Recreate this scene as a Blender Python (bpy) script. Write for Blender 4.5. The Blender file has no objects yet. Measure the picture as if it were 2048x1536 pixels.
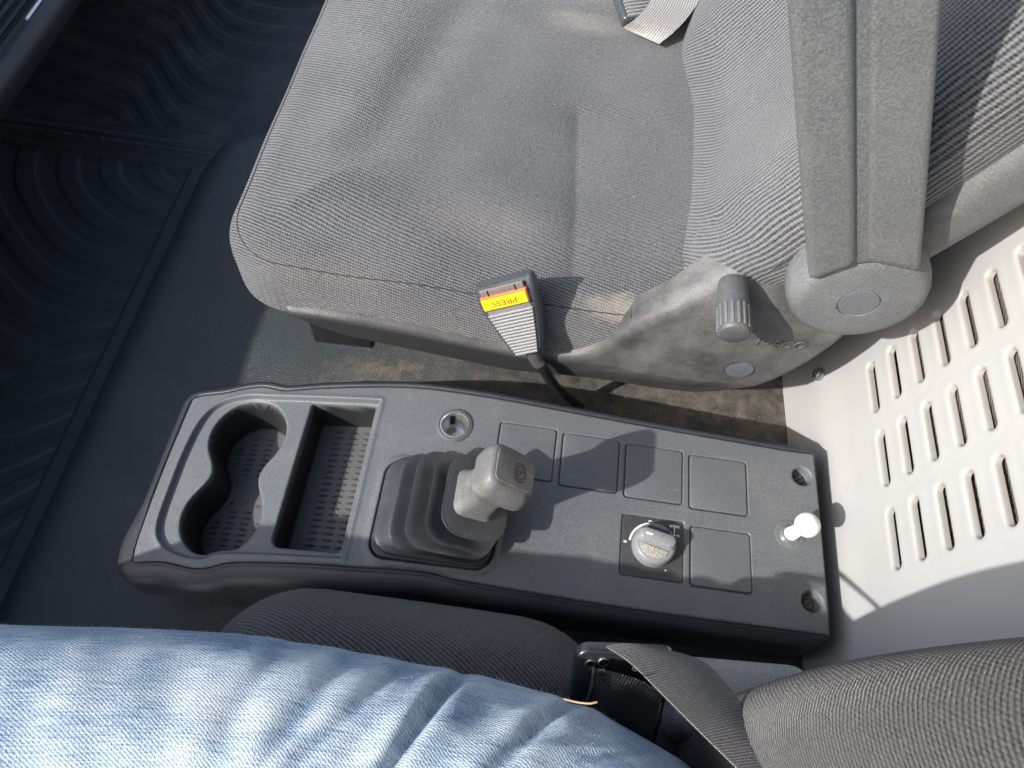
import bpy, math, random
import numpy as np
from mathutils import Vector, Matrix
random.seed(7); RNG = np.random.default_rng(7)
S = bpy.context.scene; COL = S.collection

# ------------------------------------------------------------ camera, sky, sun, exposure
F, CX, CY, H = 1479.0, 1024.0, 768.0, 0.77
_n = np.array([903-CX, CY-1613, -F]); _n /= np.linalg.norm(_n)
_Z = -_n
_y = np.array([1385-CX, CY+1750, -F]); _y /= np.linalg.norm(_y)
_Y = _y-_Z*(_y@_Z); _Y /= np.linalg.norm(_Y)
_X = np.cross(_Y, _Z)
ROT = np.array([_X, _Y, _Z]); CAM = np.array([0, 0, H])
cd = bpy.data.cameras.new('camera'); cam = bpy.data.objects.new('camera', cd); COL.objects.link(cam)
cd.sensor_width = 36; cd.lens = 36*F/2048; cd.clip_start = .02; cd.clip_end = 200
M4 = Matrix.Identity(4)
for i in range(3):
    for j in range(3): M4[i][j] = ROT[i, j]
    M4[i][3] = CAM[i]
cam.matrix_world = M4; S.camera = cam

SUN_EL, SUN_AZ = math.radians(34), math.radians(33)     # light travels towards +X, +Y
L = np.array([math.cos(SUN_AZ)*math.cos(SUN_EL), math.sin(SUN_AZ)*math.cos(SUN_EL), -math.sin(SUN_EL)])
W = bpy.data.worlds.new('World'); S.world = W; W.use_nodes = True
wn = W.node_tree; sky = wn.nodes.new('ShaderNodeTexSky'); sky.sky_type = 'NISHITA'; sky.sun_disc = False
sky.sun_elevation = SUN_EL
sky.sun_rotation = math.atan2(-L[0], -L[1])
sky.air_density = 1.0; sky.dust_density = 2.0; sky.ozone_density = .8
wn.links.new(sky.outputs[0], wn.nodes['Background'].inputs[0]); wn.nodes['Background'].inputs[1].default_value = .15
sl = bpy.data.lights.new('sun', 'SUN'); sl.energy = 2.9; sl.angle = math.radians(.9); sl.color = (1, .972, .94)
so = bpy.data.objects.new('sun', sl); COL.objects.link(so)
so.rotation_euler = Vector(L).to_track_quat('-Z', 'Y').to_euler()
S.view_settings.view_transform = 'Standard'; S.view_settings.look = 'None'; S.view_settings.gamma = 1
S.view_settings.exposure = 1.1

# ------------------------------------------------------------ rays through the photo -> points on real planes
def ray(px, py):
    d = ROT@np.array([px-CX, CY-py, -F]); return d/np.linalg.norm(d)
def Uz(px, py, z): d = ray(px, py); return CAM+d*((z-H)/d[2])
def Uy(px, py, y): d = ray(px, py); return CAM+d*(y/d[1])
def zc(x):
    t = np.clip(-np.asarray(x, float), 0, None)/.342; return .09-.055*t**1.6
def Uc(px, py, dz=0):
    z = .06
    for _ in range(50):
        p = Uz(px, py, z); z += .5*(float(zc(p[0]))+dz-z)
    return Uz(px, py, z)

# ------------------------------------------------------------ object helpers
def empty(name, label, cat, loc=(0, 0, 0), group=None):
    o = bpy.data.objects.new(name, None); o.empty_display_size = .03; COL.objects.link(o); o.location = loc
    o['label'] = label; o['category'] = cat
    if group: o['group'] = group
    return o
def mesh(name, V, Fc, mat, parent=None, uv=None, smooth=True, sharp=None, mats=None):
    me = bpy.data.meshes.new(name); V = np.asarray(V, np.float32)
    if isinstance(Fc, np.ndarray):
        n, k = Fc.shape
        me.vertices.add(len(V)); me.vertices.foreach_set('co', V.ravel())
        me.loops.add(n*k); me.loops.foreach_set('vertex_index', Fc.astype(np.int32).ravel())
        me.polygons.add(n); me.polygons.foreach_set('loop_start', np.arange(0, n*k, k, dtype=np.int32))
        me.update(calc_edges=True)
    else:
        me.from_pydata([tuple(map(float, v)) for v in V], [], [tuple(map(int, f)) for f in Fc]); me.update()
    me.validate()
    if uv is not None:
        ul = me.uv_layers.new(name='UVMap'); li = np.empty(len(me.loops), np.int32); me.loops.foreach_get('vertex_index', li)
        ul.data.foreach_set('uv', np.asarray(uv, np.float32)[li].ravel())
    if smooth:
        me.polygons.foreach_set('use_smooth', np.ones(len(me.polygons), bool))
        if sharp: me.set_sharp_from_angle(angle=math.radians(sharp))
    if mat: me.materials.append(mat)
    o = bpy.data.objects.new(name, me); COL.objects.link(o)
    if parent is not None:
        o.parent = parent
        r = parent
        off = Vector((0, 0, 0))
        while r is not None: off += r.location; r = r.parent
        me.transform(Matrix.Translation(-off))
    return o
def grid_faces(nu, nv, cu=False, cv=False):
    i = np.arange(nu if cu else nu-1); j = np.arange(nv if cv else nv-1)
    I, J = np.meshgrid(i, j, indexing='ij'); I2 = (I+1) % nu; J2 = (J+1) % nv
    return np.stack([I*nv+J, I2*nv+J, I2*nv+J2, I*nv+J2], -1).reshape(-1, 4)
def loft(name, secs, mat, parent=None, cap=True, uv=None, sharp=40, flip=False):
    A = np.array(secs); n, m = A.shape[:2]
    Fq = grid_faces(n, m, False, True)
    Fl = [tuple(f) for f in Fq]
    if cap: Fl += [tuple(range(m))[::-1], tuple((n-1)*m+k for k in range(m))]
    # orient outwards
    V = A.reshape(-1, 3)
    o = mesh(name, V, Fl, mat, parent, uv=uv, sharp=sharp)
    import bmesh
    bm = bmesh.new(); bm.from_mesh(o.data); bmesh.ops.recalc_face_normals(bm, faces=bm.faces); bm.to_mesh(o.data); bm.free()
    o.data.polygons.foreach_set('use_smooth', np.ones(len(o.data.polygons), bool))
    if sharp: o.data.set_sharp_from_angle(angle=math.radians(sharp))
    return o
def rr(a, b, r, n=6):
    "rounded rectangle loop, half sizes a, b"
    out = []
    for cx, cy, t0 in ((a-r, b-r, 0), (-a+r, b-r, 90), (-a+r, -b+r, 180), (a-r, -b+r, 270)):
        for k in range(n+1):
            t = math.radians(t0+90*k/n); out.append((cx+r*math.cos(t), cy+r*math.sin(t)))
    return np.array(out)
def frame_pts(loop, c, u, v):
    return np.asarray(c)+loop[:, :1]*np.asarray(u)+loop[:, 1:2]*np.asarray(v)
def slab(name, c, u, v, w, a, b, h, r, mat, parent=None, bev=.001, n=5, top=None, sharp=35):
    "rounded-rect slab: half sizes a along u, b along v, from c upward h along w, bevelled top edge"
    u, v, w = (np.asarray(q, float)/np.linalg.norm(q) for q in (u, v, w)); c = np.asarray(c, float)
    ta, tb = top if top else (a, b)
    secs = [frame_pts(rr(a, b, r, n), c, u, v)]
    secs.append(frame_pts(rr(ta, tb, r, n), c+w*(h-bev), u, v))
    for t in (30, 60, 90):
        q = math.radians(t); d = bev*(1-math.cos(q))
        secs.append(frame_pts(rr(ta-d, tb-d, max(r-d, .0003), n), c+w*(h-bev+bev*math.sin(q)), u, v))
    return loft(name, secs, mat, parent, sharp=sharp)
def lathe(name, c, axis, prof, mat, parent=None, n=40, sharp=40, cap=True):
    "prof: list of (radius, distance along axis)"
    axis = np.asarray(axis, float)/np.linalg.norm(axis); t = np.array([0, 0, 1.]) if abs(axis[2]) < .9 else np.array([1., 0, 0])
    u = np.cross(axis, t); u /= np.linalg.norm(u); v = np.cross(axis, u)
    a = np.linspace(0, 2*math.pi, n, endpoint=False)
    secs = [np.asarray(c)+axis*h+r*(np.cos(a)[:, None]*u+np.sin(a)[:, None]*v) for r, h in prof]
    return loft(name, secs, mat, parent, cap, sharp=sharp)
def catmull(P, n):
    P = np.asarray(P, float); Q = np.vstack([2*P[0]-P[1], P, 2*P[-1]-P[-2]]); out = []
    for i in range(len(P)-1):
        for k in range(n):
            t = k/n; a, b, c, d = Q[i:i+4]
            out.append(.5*((2*b)+(-a+c)*t+(2*a-5*b+4*c-d)*t*t+(-a+3*b-3*c+d)*t**3))
    out.append(P[-1]); return np.array(out)
def tube(name, pts, r, mat, parent=None, n=10, flat=1.0, side=None, cap=True):
    P = np.asarray(pts, float); secs = []; R = np.full(len(P), r) if np.isscalar(r) else np.asarray(r)
    T = np.gradient(P, axis=0); T /= np.linalg.norm(T, axis=1)[:, None]
    up = np.array([0, 0, 1.]) if side is None else np.asarray(side, float)
    for p, t, q in zip(P, T, R):
        u = np.cross(t, up)
        if np.linalg.norm(u) < 1e-4: u = np.cross(t, [1, 0, 0.])
        u /= np.linalg.norm(u); v = np.cross(u, t); a = np.linspace(0, 2*math.pi, n, endpoint=False)
        secs.append(p+q*np.cos(a)[:, None]*u+q*flat*np.sin(a)[:, None]*v)
    return loft(name, secs, mat, parent, cap)
# signed distances (negative inside)
def sd_circ(X, Y, cx, cy, r): return np.hypot(X-cx, Y-cy)-r
def sd_box(X, Y, cx, cy, a, b, r):
    qx = abs(X-cx)-a+r; qy = abs(Y-cy)-b+r
    return np.hypot(np.maximum(qx, 0), np.maximum(qy, 0))+np.minimum(np.maximum(qx, qy), 0)-r
def sd_poly(X, Y, P):
    P = np.asarray(P, float)[:, :2]; n = len(P); d = np.full(X.shape, 1e9); ins = np.zeros(X.shape, bool)
    for i in range(n):
        a, b = P[i], P[(i+1) % n]; e = b-a; L2 = e@e+1e-18
        t = np.clip(((X-a[0])*e[0]+(Y-a[1])*e[1])/L2, 0, 1)
        d = np.minimum(d, (X-a[0]-t*e[0])**2+(Y-a[1]-t*e[1])**2)
        c = ((a[1] > Y) != (b[1] > Y)); ins ^= c & (X < (b[0]-a[0])*(Y-a[1])/((b[1]-a[1]) if b[1] != a[1] else 1e-12)+a[0])
    d = np.sqrt(d); return np.where(ins, -d, d)
def smax(a, b, k): h = np.clip(.5-.5*(b-a)/k, 0, 1); return b*(1-h)+a*h+k*h*(1-h)
def smin(a, b, k): return -smax(-a, -b, k)
def sstep(e0, e1, x): t = np.clip((x-e0)/(e1-e0), 0, 1); return t*t*(3-2*t)
def round_in(d, r):
    "height lost within r of an outline (d = distance inside), quarter circle"
    t = np.clip(d/r, 0, 1); return r*(1-np.sqrt(np.clip(1-(1-t)**2, 0, 1)))
def sheet(xs, ys, sdf):
    "plane grid trimmed along sdf = 0; returns X, Y (1-D) and quad faces"
    X, Y = np.meshgrid(xs, ys, indexing='ij'); nx, ny = X.shape
    d = sdf(X, Y); inside = d < 0; out = ~inside
    for _ in range(3):
        e = 1e-4; dd = sdf(X, Y); gx = (sdf(X+e, Y)-sdf(X-e, Y))/(2*e); gy = (sdf(X, Y+e)-sdf(X, Y-e))/(2*e)
        g2 = np.maximum(gx*gx+gy*gy, .25)
        X = np.where(out, X-dd*gx/g2, X); Y = np.where(out, Y-dd*gy/g2, Y)
    Fq = grid_faces(nx, ny); keep = inside.ravel()[Fq].any(1); Fq = Fq[keep]
    used = np.unique(Fq); mp = np.full(nx*ny, -1); mp[used] = np.arange(len(used))
    return X.ravel()[used], Y.ravel()[used], mp[Fq], ~inside.ravel()[used]
def skirt(V, Fq, depth):
    "extrude open border of a quad sheet by vector depth"
    E = np.vstack([Fq[:, [0, 1]], Fq[:, [1, 2]], Fq[:, [2, 3]], Fq[:, [3, 0]]]); key = np.sort(E, 1)
    _, idx, cnt = np.unique(key[:, 0].astype(np.int64)*10**7+key[:, 1], return_index=True, return_counts=True)
    B = E[idx[cnt == 1]]; B = B[B[:, 0] != B[:, 1]]
    vs = np.unique(B); mp = {v: len(V)+i for i, v in enumerate(vs)}
    V2 = np.vstack([V, V[vs]+np.asarray(depth)])
    F2 = np.array([(b, a, mp[a], mp[b]) for a, b in B]); return V2, np.vstack([Fq, F2]), vs

# ------------------------------------------------------------ materials
def nodes(name):
    m = bpy.data.materials.new(name); m.use_nodes = True; nt = m.node_tree
    return m, nt, nt.nodes['Principled BSDF']
class N:
    def __init__(s, nt): s.nt = nt
    def new(s, t, **k):
        n = s.nt.nodes.new(t)
        for a, b in k.items(): setattr(n, a, b)
        return n
    def link(s, a, b): s.nt.links.new(a, b)
    def inp(s, sock, v):
        if isinstance(v, bpy.types.NodeSocket): s.link(v, sock)
        else: sock.default_value = v
    def math(s, op, a, b=None, c=None, clamp=False):
        n = s.new('ShaderNodeMath', operation=op, use_clamp=clamp)
        for k, v in enumerate((a, b, c)):
            if v is not None: s.inp(n.inputs[k], v)
        return n.outputs[0]
    def coord(s, which='Object'): return s.new('ShaderNodeTexCoord').outputs[which]
    def noise(s, vec, scale, detail=3, rough=.55, dist=0):
        n = s.new('ShaderNodeTexNoise'); s.link(vec, n.inputs['Vector'])
        n.inputs['Scale'].default_value = scale; n.inputs['Detail'].default_value = detail; n.inputs['Roughness'].default_value = rough
        n.inputs['Distortion'].default_value = dist
        return n.outputs['Fac']
    def scale(s, vec, sx, sy, sz, rz=0):
        n = s.new('ShaderNodeMapping'); s.link(vec, n.inputs[0]); n.inputs['Scale'].default_value = (sx, sy, sz); n.inputs['Rotation'].default_value = (0, 0, rz)
        return n.outputs[0]
    def ramp(s, f, lo, hi):
        n = s.new('ShaderNodeMapRange', interpolation_type='SMOOTHSTEP'); s.link(f, n.inputs[0]); n.inputs[1].default_value = lo; n.inputs[2].default_value = hi
        return n.outputs[0]
    def mix(s, f, a, b):
        n = s.new('ShaderNodeMix', data_type='RGBA'); s.inp(n.inputs[0], f); s.inp(n.inputs[6], a if not isinstance(a, tuple) else (*a[:3], 1)); s.inp(n.inputs[7], b if not isinstance(b, tuple) else (*b[:3], 1))
        return n.outputs[2]
    def bump(s, h, dist, strength=1.0, prev=None):
        n = s.new('ShaderNodeBump'); s.link(h, n.inputs['Height']); n.inputs['Distance'].default_value = dist; n.inputs['Strength'].default_value = strength
        if prev is not None: s.link(prev, n.inputs['Normal'])
        return n.outputs[0]
    def xyz(s, vec):
        n = s.new('ShaderNodeSeparateXYZ'); s.link(vec, n.inputs[0]); return n.outputs

def plastic(name, col, rough=.5, grain=1.0, dust=.0, dustcol=(.30, .27, .23), spec=.5, speck=.35, dscale=18, wear=0.0):
    m, nt, b = nodes(name); k = N(nt); v = k.coord()
    g = k.noise(v, 620, 2, .6); g2 = k.noise(v, 1500, 1, .5)
    big = k.noise(v, dscale, 6, .65)
    c = k.mix(k.ramp(g, .3, .7), tuple(x*(1-speck*.5) for x in col), tuple(x*(1+speck*.5) for x in col))
    if dust:
        fine = k.ramp(k.noise(v, 900, 2, .7), .42, .75)
        dm = k.math('MULTIPLY', k.ramp(big, .45, .78), dust)
        dm = k.math('MULTIPLY', dm, k.math('ADD', k.math('MULTIPLY', fine, .8), .35), clamp=True)
        c = k.mix(dm, c, dustcol)
    if wear:
        sc = k.ramp(k.noise(k.scale(v, 40, 400, 60, .6), 1, 3, .6), .70, .76)
        c = k.mix(k.math('MULTIPLY', sc, wear), c, (.38, .37, .35))
    k.inp(b.inputs['Base Color'], c)
    k.inp(b.inputs['Roughness'], k.math('ADD', k.math('MULTIPLY', big, .16), rough-.08))
    b.inputs['Specular IOR Level'].default_value = spec
    k.link(k.bump(g2, .00025*grain, .8, k.bump(g, .0004*grain, .8)), b.inputs['Normal'])
    return m
def fabric(name, c_lo, c_hi, pitch=.0046, ang=0.0, rib=1.0, fade=None, dust=None, dustcol=(.42, .36, .28), sheen=.25, cross=.0026, kind='rib'):
    """ribbed woven cloth on metre-scaled UVs; ribs run along u"""
    m, nt, b = nodes(name); k = N(nt); uv = k.coord('UV'); ob = k.coord()
    wob = k.noise(uv, 14, 2); 
    r = k.scale(uv, 1, 1, 1, ang); x, y, _ = k.xyz(r)
    y2 = k.math('ADD', y, k.math('MULTIPLY', wob, .006))
    s1 = k.math('SINE', k.math('MULTIPLY', y2, 2*math.pi/pitch))
    # threads along each rib, shifted from rib to rib
    s2 = k.math('SINE', k.math('ADD', k.math('MULTIPLY', x, 2*math.pi/cross), k.math('MULTIPLY', y2, math.pi/pitch)))
    h = k.math('ADD', k.math('MULTIPLY', s1, .66*rib), k.math('MULTIPLY', s2, .22))
    nz = k.noise(uv, 520, 2, .7); nz2 = k.noise(uv, 210, 2, .6)
    hn = k.math('ADD', k.math('MULTIPLY', k.math('SUBTRACT', nz, .5), 2.6), k.math('MULTIPLY', k.math('SUBTRACT', nz2, .5), 1.2))
    if fade is not None:                      # woven centre panel: finer, without marked ribs
        f = fade(k, uv)
        h = k.math('MULTIPLY', h, k.math('SUBTRACT', 1.0, k.math('MULTIPLY', f, .72)))
    h = k.math('ADD', h, k.math('MULTIPLY', hn, .8))
    t = k.math('MULTIPLY_ADD', h, .5, .5, clamp=True)
    c = k.mix(t, c_lo, c_hi)
    big = k.noise(ob, 9, 5, .6)
    c = k.mix(k.math('MULTIPLY', k.ramp(big, .35, .8), .16), c, tuple(min(1, q*1.35) for q in c_hi))
    if dust is not None:
        c = k.mix(dust(k, uv, ob), c, dustcol)
    k.inp(b.inputs['Base Color'], c); b.inputs['Roughness'].default_value = .85
    b.inputs['Specular IOR Level'].default_value = .2
    b.inputs['Sheen Weight'].default_value = sheen; b.inputs['Sheen Roughness'].default_value = .4
    k.link(k.bump(h, .0009, .7), b.inputs['Normal'])
    return m
def spot(k, vec, cx, cy, rx, ry, rz=0):
    "soft stain mask with a ragged edge"
    x, y, _ = k.xyz(vec)
    dx = k.math('DIVIDE', k.math('SUBTRACT', x, cx), rx); dy = k.math('DIVIDE', k.math('SUBTRACT', y, cy), ry)
    d = k.math('SQRT', k.math('ADD', k.math('MULTIPLY', dx, dx), k.math('MULTIPLY', dy, dy)))
    n = k.noise(vec, 60, 5, .7)
    return k.ramp(k.math('ADD', d, k.math('MULTIPLY', k.math('SUBTRACT', n, .5), 1.4)), 1.15, .25)
def simple(name, col, rough=.5, metal=0, spec=.5, emit=0, coat=0):
    m, nt, b = nodes(name); k = N(nt); v = k.coord(); n = k.noise(v, 300, 3)
    k.inp(b.inputs['Base Color'], k.mix(n, tuple(x*.88 for x in col), tuple(min(1, x*1.12) for x in col)))
    b.inputs['Roughness'].default_value = rough; b.inputs['Metallic'].default_value = metal; b.inputs['Specular IOR Level'].default_value = spec
    b.inputs['Coat Weight'].default_value = coat
    return m

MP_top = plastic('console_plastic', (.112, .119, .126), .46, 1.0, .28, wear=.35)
def tub_mix(m):       # cups and tray go near-black below the rim, the panel stays dark grey
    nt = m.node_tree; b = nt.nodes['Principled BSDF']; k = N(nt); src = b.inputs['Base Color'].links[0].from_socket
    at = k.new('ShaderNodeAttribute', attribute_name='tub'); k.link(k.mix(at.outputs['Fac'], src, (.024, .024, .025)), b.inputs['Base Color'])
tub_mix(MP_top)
MP_side = plastic('console_side_plastic', (.030, .033, .040), .42, .7, .10)
MP_liner = plastic('liner_rubber', (.085, .084, .082), .62, .6, .35, (.18, .175, .16))
MP_seat = plastic('seat_trim_plastic', (.105, .105, .105), .5, 1.2, .6, (.255, .245, .23), dscale=22, wear=.5)
def trim_plastic():
    m, nt, b = nodes('side_trim_plastic'); k = N(nt); v = k.coord(); x, y, z = k.xyz(v)
    g = k.new('ShaderNodeNewGeometry'); nx, ny, nz = k.xyz(g.outputs['Normal'])
    big = k.noise(v, 24, 6, .68); fine = k.noise(v, 800, 3, .7); g1 = k.noise(v, 620, 2, .6)
    c = k.mix(k.ramp(g1, .3, .7), (.036, .036, .037), (.056, .056, .057))
    d = k.math('MAXIMUM', k.math('MULTIPLY', k.ramp(nz, .25, .85), k.math('MULTIPLY_ADD', k.ramp(x, -.05, .12), .34, .30)), k.math('MULTIPLY', k.math('MULTIPLY', k.ramp(x, .0, .14), k.ramp(z, .03, .13)), .40))
    d = k.math('MULTIPLY', d, k.math('ADD', k.ramp(big, .25, .75), k.math('MULTIPLY', k.ramp(fine, .45, .75), .5)), clamp=True)
    c = k.mix(d, c, (.255, .245, .228))
    k.inp(b.inputs['Base Color'], c); k.inp(b.inputs['Roughness'], k.math('MULTIPLY_ADD', d, .25, .45))
    k.link(k.bump(g1, .0006, .9), b.inputs['Normal'])
    return m
MP_trim = trim_plastic()
MP_arm = plastic('armrest_plastic', (.120, .126, .129), .58, 1.2, .5, (.27, .275, .27), dscale=14, speck=.5, wear=.25)
MP_cap = plastic('cap_plastic', (.11, .12, .135), .34, .25, .25, wear=.6)
MP_knob = plastic('recliner_knob_plastic', (.075, .078, .08), .48, .5, .4, wear=.3)
MP_rub = plastic('boot_rubber', (.046, .048, .052), .40, .35, .42, (.22, .2, .18), dscale=30)
MP_lever = plastic('lever_plastic', (.135, .134, .13), .46, .8, .6, (.36, .345, .31), dscale=55, speck=.35)
MP_black = plastic('black_plastic', (.018, .019, .021), .35, .3, .12)
MP_dark = plastic('dark_plastic', (.028, .029, .033), .5, 1.6, .1)
MP_mat = plastic('mat_rubber', (.050, .048, .052), .5, .5, .2, (.08, .075, .075))
M_white = simple('white_print', (.85, .85, .83), .5)
M_cream = simple('white_knob_plastic', (.86, .84, .74), .38)
M_chrome = simple('socket_metal', (.62, .62, .6), .28, .9)
M_steel = simple('steel', (.42, .41, .4), .4, .85)
M_black = simple('void_black', (.006, .006, .007), .7)
M_glass = simple('lens_glass', (.01, .01, .012), .06, 0, .8, coat=1)
M_print = simple('dark_print', (.075, .06, .06), .5)
M_tan = simple('stitch_thread', (.40, .25, .14), .7)
M_thread = simple('dark_thread', (.02, .021, .025), .8)

# ------------------------------------------------------------ setting: floor, rear wall
def make_floor():
    m, nt, b = nodes('floor_vinyl'); k = N(nt); v = k.coord(); x, y, z = k.xyz(v)
    vor = k.new('ShaderNodeTexVoronoi', feature='DISTANCE_TO_EDGE'); k.link(v, vor.inputs['Vector']); vor.inputs['Scale'].default_value = 420
    cell = k.ramp(vor.outputs['Distance'], .0, .25)
    n1 = k.noise(v, 9, 6, .65); n2 = k.noise(v, 55, 5, .7); n3 = k.noise(v, 700, 3, .7)
    base = k.mix(n1, (.017, .0215, .023), (.040, .047, .048))
    # dried mud gathers between seat and console and towards the rear wall
    g = k.ramp(x, -.26, .16); g2 = k.math('MULTIPLY', k.ramp(y, .30, .42), g)
    st = spot(k, v, -.165, .445, .09, .035)
    d = k.math('MAXIMUM', g2, k.math('MULTIPLY', st, .8))
    dm = k.math('MULTIPLY', d, k.ramp(k.math('ADD', k.math('MULTIPLY', n2, .75), k.math('MULTIPLY', n3, .25)), .28, .66), clamp=True)
    mud = k.mix(n2, (.08, .067, .053), (.185, .152, .115))
    mud = k.mix(k.math('MULTIPLY', k.ramp(k.noise(v, 30, 4, .7), .5, .75), .6), mud, (.05, .042, .034))
    c = k.mix(dm, base, mud)
    sp = k.ramp(k.noise(v, 260, 1, .5), .80, .83); c = k.mix(k.math('MULTIPLY', sp, .5), c, (.5, .48, .44))
    k.inp(b.inputs['Base Color'], c)
    k.inp(b.inputs['Roughness'], k.math('MULTIPLY_ADD', dm, .35, .46))
    k.link(k.bump(n3, .0006, .5, k.bump(cell, .0006, .55)), b.inputs['Normal'])
    out = np.array([(-.535, -.35), (.335, -.35), (.335, 1.3), (-.30, 1.3), (-.34, 1.05), (-.40, .945), (-.47, .905), (-.515, .87), (-.535, .80)])
    out = np.vstack([out[:3], catmull(out[3:], 6)])
    X, Y, Fq, bd = sheet(np.arange(-.56, .345, .006), np.arange(-.36, 1.31, .006), lambda a, b_: sd_poly(a, b_, out))
    d = np.clip(-sd_poly(X, Y, out), 0, 1)
    z0 = np.where(X < 0, -.075*sstep(0, -.42, X), 0)
    fr = (X < .3)
    z = z0-np.where(fr, round_in(np.where(X < .25, d, 1), .055), 0)+.0015*np.sin(X*23+Y*31)*np.sin(Y*17)
    V, Fq, _ = skirt(np.stack([X, Y, z], 1), Fq, (0, 0, -.1))
    o = mesh('floor', V, Fq, m); o['kind'] = 'structure'; o['label'] = 'dark grey leather-grain vinyl floor over the engine tunnel, muddy brown towards the rear'
    return o
make_floor()

WX0, WA = .337, math.radians(9)
def wall_pt(y, s, off=0):
    "point on the leaning rear wall: y across, s up the plane, off towards the cab"
    y = np.asarray(y); s = np.asarray(s)
    return np.stack([WX0+s*math.sin(WA)-off*math.cos(WA), y+0*s, s*math.cos(WA)+off*math.sin(WA)], -1)
def make_wall():
    m, nt, b = nodes('cream_paint'); k = N(nt); v = k.coord(); x, y, z = k.xyz(v)
    n = k.noise(v, 14, 5, .6); n2 = k.noise(v, 160, 4, .7)
    c = k.mix(n, (.355, .352, .342), (.405, .401, .39))
    rust = k.math('MULTIPLY', k.ramp(n2, .56, .72), k.ramp(k.noise(v, 22, 4, .7), .52, .66))
    dirt = k.math('MULTIPLY', rust, k.math('MULTIPLY_ADD', k.ramp(z, .07, .0), .75, .18))
    c = k.mix(dirt, c, (.36, .26, .16))
    sc = k.ramp(k.noise(k.scale(v, 30, 90, 30, .3), 3, 4, .7), .66, .74)
    c = k.mix(k.math('MULTIPLY', sc, .35), c, (.38, .365, .34))
    at = k.new('ShaderNodeAttribute', attribute_name='grime')
    c = k.mix(k.math('MULTIPLY', at.outputs['Fac'], k.math('MULTIPLY_ADD', k.ramp(n2, .35, .65), .65, .15)), c, (.42, .33, .23))
    k.inp(b.inputs['Base Color'], c); k.inp(b.inputs['Roughness'], k.math('MULTIPLY_ADD', n, .2, .28))
    k.link(k.bump(n, .0015, .3, k.bump(n2, .0002, .3)), b.inputs['Normal'])
    slots = []
    for r, (yc, i0, i1) in enumerate(((.4165, -1, 7), (.3365, -1, 8), (.2565, -1, 8))):
        for i in range(max(i0, 0), i1): slots.append((yc, .150+.0317*i+(-.001 if r == 0 else 0)))
    def hole(a, s):
        d = np.full(a.shape, 1e9)
        for yc, sc_ in slots: d = np.minimum(d, sd_box(a, s, yc, sc_, .0308, .0071, .0071))
        return d
    ys = np.concatenate([np.arange(-.25, .12, .01), np.arange(.12, .56, .0014), np.arange(.56, 1.3, .01)])
    ss = np.concatenate([np.arange(-.004, .12, .003), np.arange(.12, .46, .0014), np.arange(.46, .75, .01)])
    depth = .0050
    def sdf(a, s):
        return -(hole(a, s)+.0022)
    Y, Sx, Fq, bd = sheet(ys, ss, sdf)
    h = hole(Y, Sx)
    # rolled lip: rises 1 mm round the slot, then turns in
    t = np.clip((-h)/.0022, 0, 1)
    off = .0002*np.exp(-((h-.003)/.003)**2)*(h > -.0005)-np.where(h < 0, .0022*(1-np.sqrt(np.clip(1-t*t, 0, 1))), 0)
    # flange at the foot and a shallow pressed step above it
    off = off+.0045*sstep(.110, .060, Sx)-.000*Y
    off = off+.0022*np.sin(Y*7+1)*np.sin(Sx*6)
    V = wall_pt(Y, Sx, off)
    bidx = np.where(bd)[0]
    g = np.where(h < -.0012, .35, 0)
    nb = len(V)
    inner = V.copy()
    V2, F2, vs = skirt(V, Fq, tuple(-depth*np.array([-math.cos(WA), 0, math.sin(WA)])))
    g2 = np.concatenate([g, np.full(len(vs), .6)])
    o = mesh('rear_wall', V2, F2[:, ::-1].copy(), m); o['kind'] = 'structure'; o['label'] = 'cream painted sheet-metal rear wall with rows of long ventilation slots'
    a = o.data.attributes.new('grime', 'FLOAT', 'POINT'); a.data.foreach_set('value', g2.astype(np.float32))
    # woven brown sound-deadening sheet behind the slots
    m2, nt, b = nodes('brown_mesh'); k = N(nt); uv = k.coord('UV')
    x, y, _ = k.xyz(k.scale(uv, 1, 1, 1, .6))
    w = k.math('MULTIPLY', k.math('SINE', k.math('MULTIPLY', x, 2600)), k.math('SINE', k.math('MULTIPLY', y, 2600)))
    nz = k.noise(uv, 40, 4)
    k.inp(b.inputs['Base Color'], k.mix(k.math('MULTIPLY_ADD', w, .5, .5), (.03, .024, .02), k.mix(nz, (.26, .21, .165), (.36, .31, .25)))); b.inputs['Roughness'].default_value = .8
    k.link(k.bump(w, .001, 1), b.inputs['Normal'])
    yy, s2 = np.meshgrid(np.linspace(-.2, 1.2, 60), np.linspace(.198, .75, 30), indexing='ij')
    P = wall_pt(yy.ravel(), s2.ravel(), -.0125+.002*np.sin(yy.ravel()*40)*np.sin(s2.ravel()*30))
    mesh('mesh_backing', P, grid_faces(60, 30), m2, o, uv=np.stack([yy.ravel(), s2.ravel()], 1))
    yy, s2 = np.meshgrid(np.linspace(-.2, 1.2, 4), np.linspace(-.05, .75, 4), indexing='ij')
    mesh('cavity_back', wall_pt(yy.ravel(), s2.ravel(), -.09), grid_faces(4, 4), M_black, o)
    # bolt in its dimple beside the seat
    p = np.array([.337+.068*math.tan(WA)-.0045, .472, .073]); ax = (-math.cos(WA), 0, math.sin(WA))
    bt = lathe('bolt', p, ax, [(.0075, -.002), (.0075, .0012), (.006, .002), (.006, .0045), (.005, .0055), (.0028, .0056), (.0026, .003)], M_steel, o, n=24)
    return o
make_wall()

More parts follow.
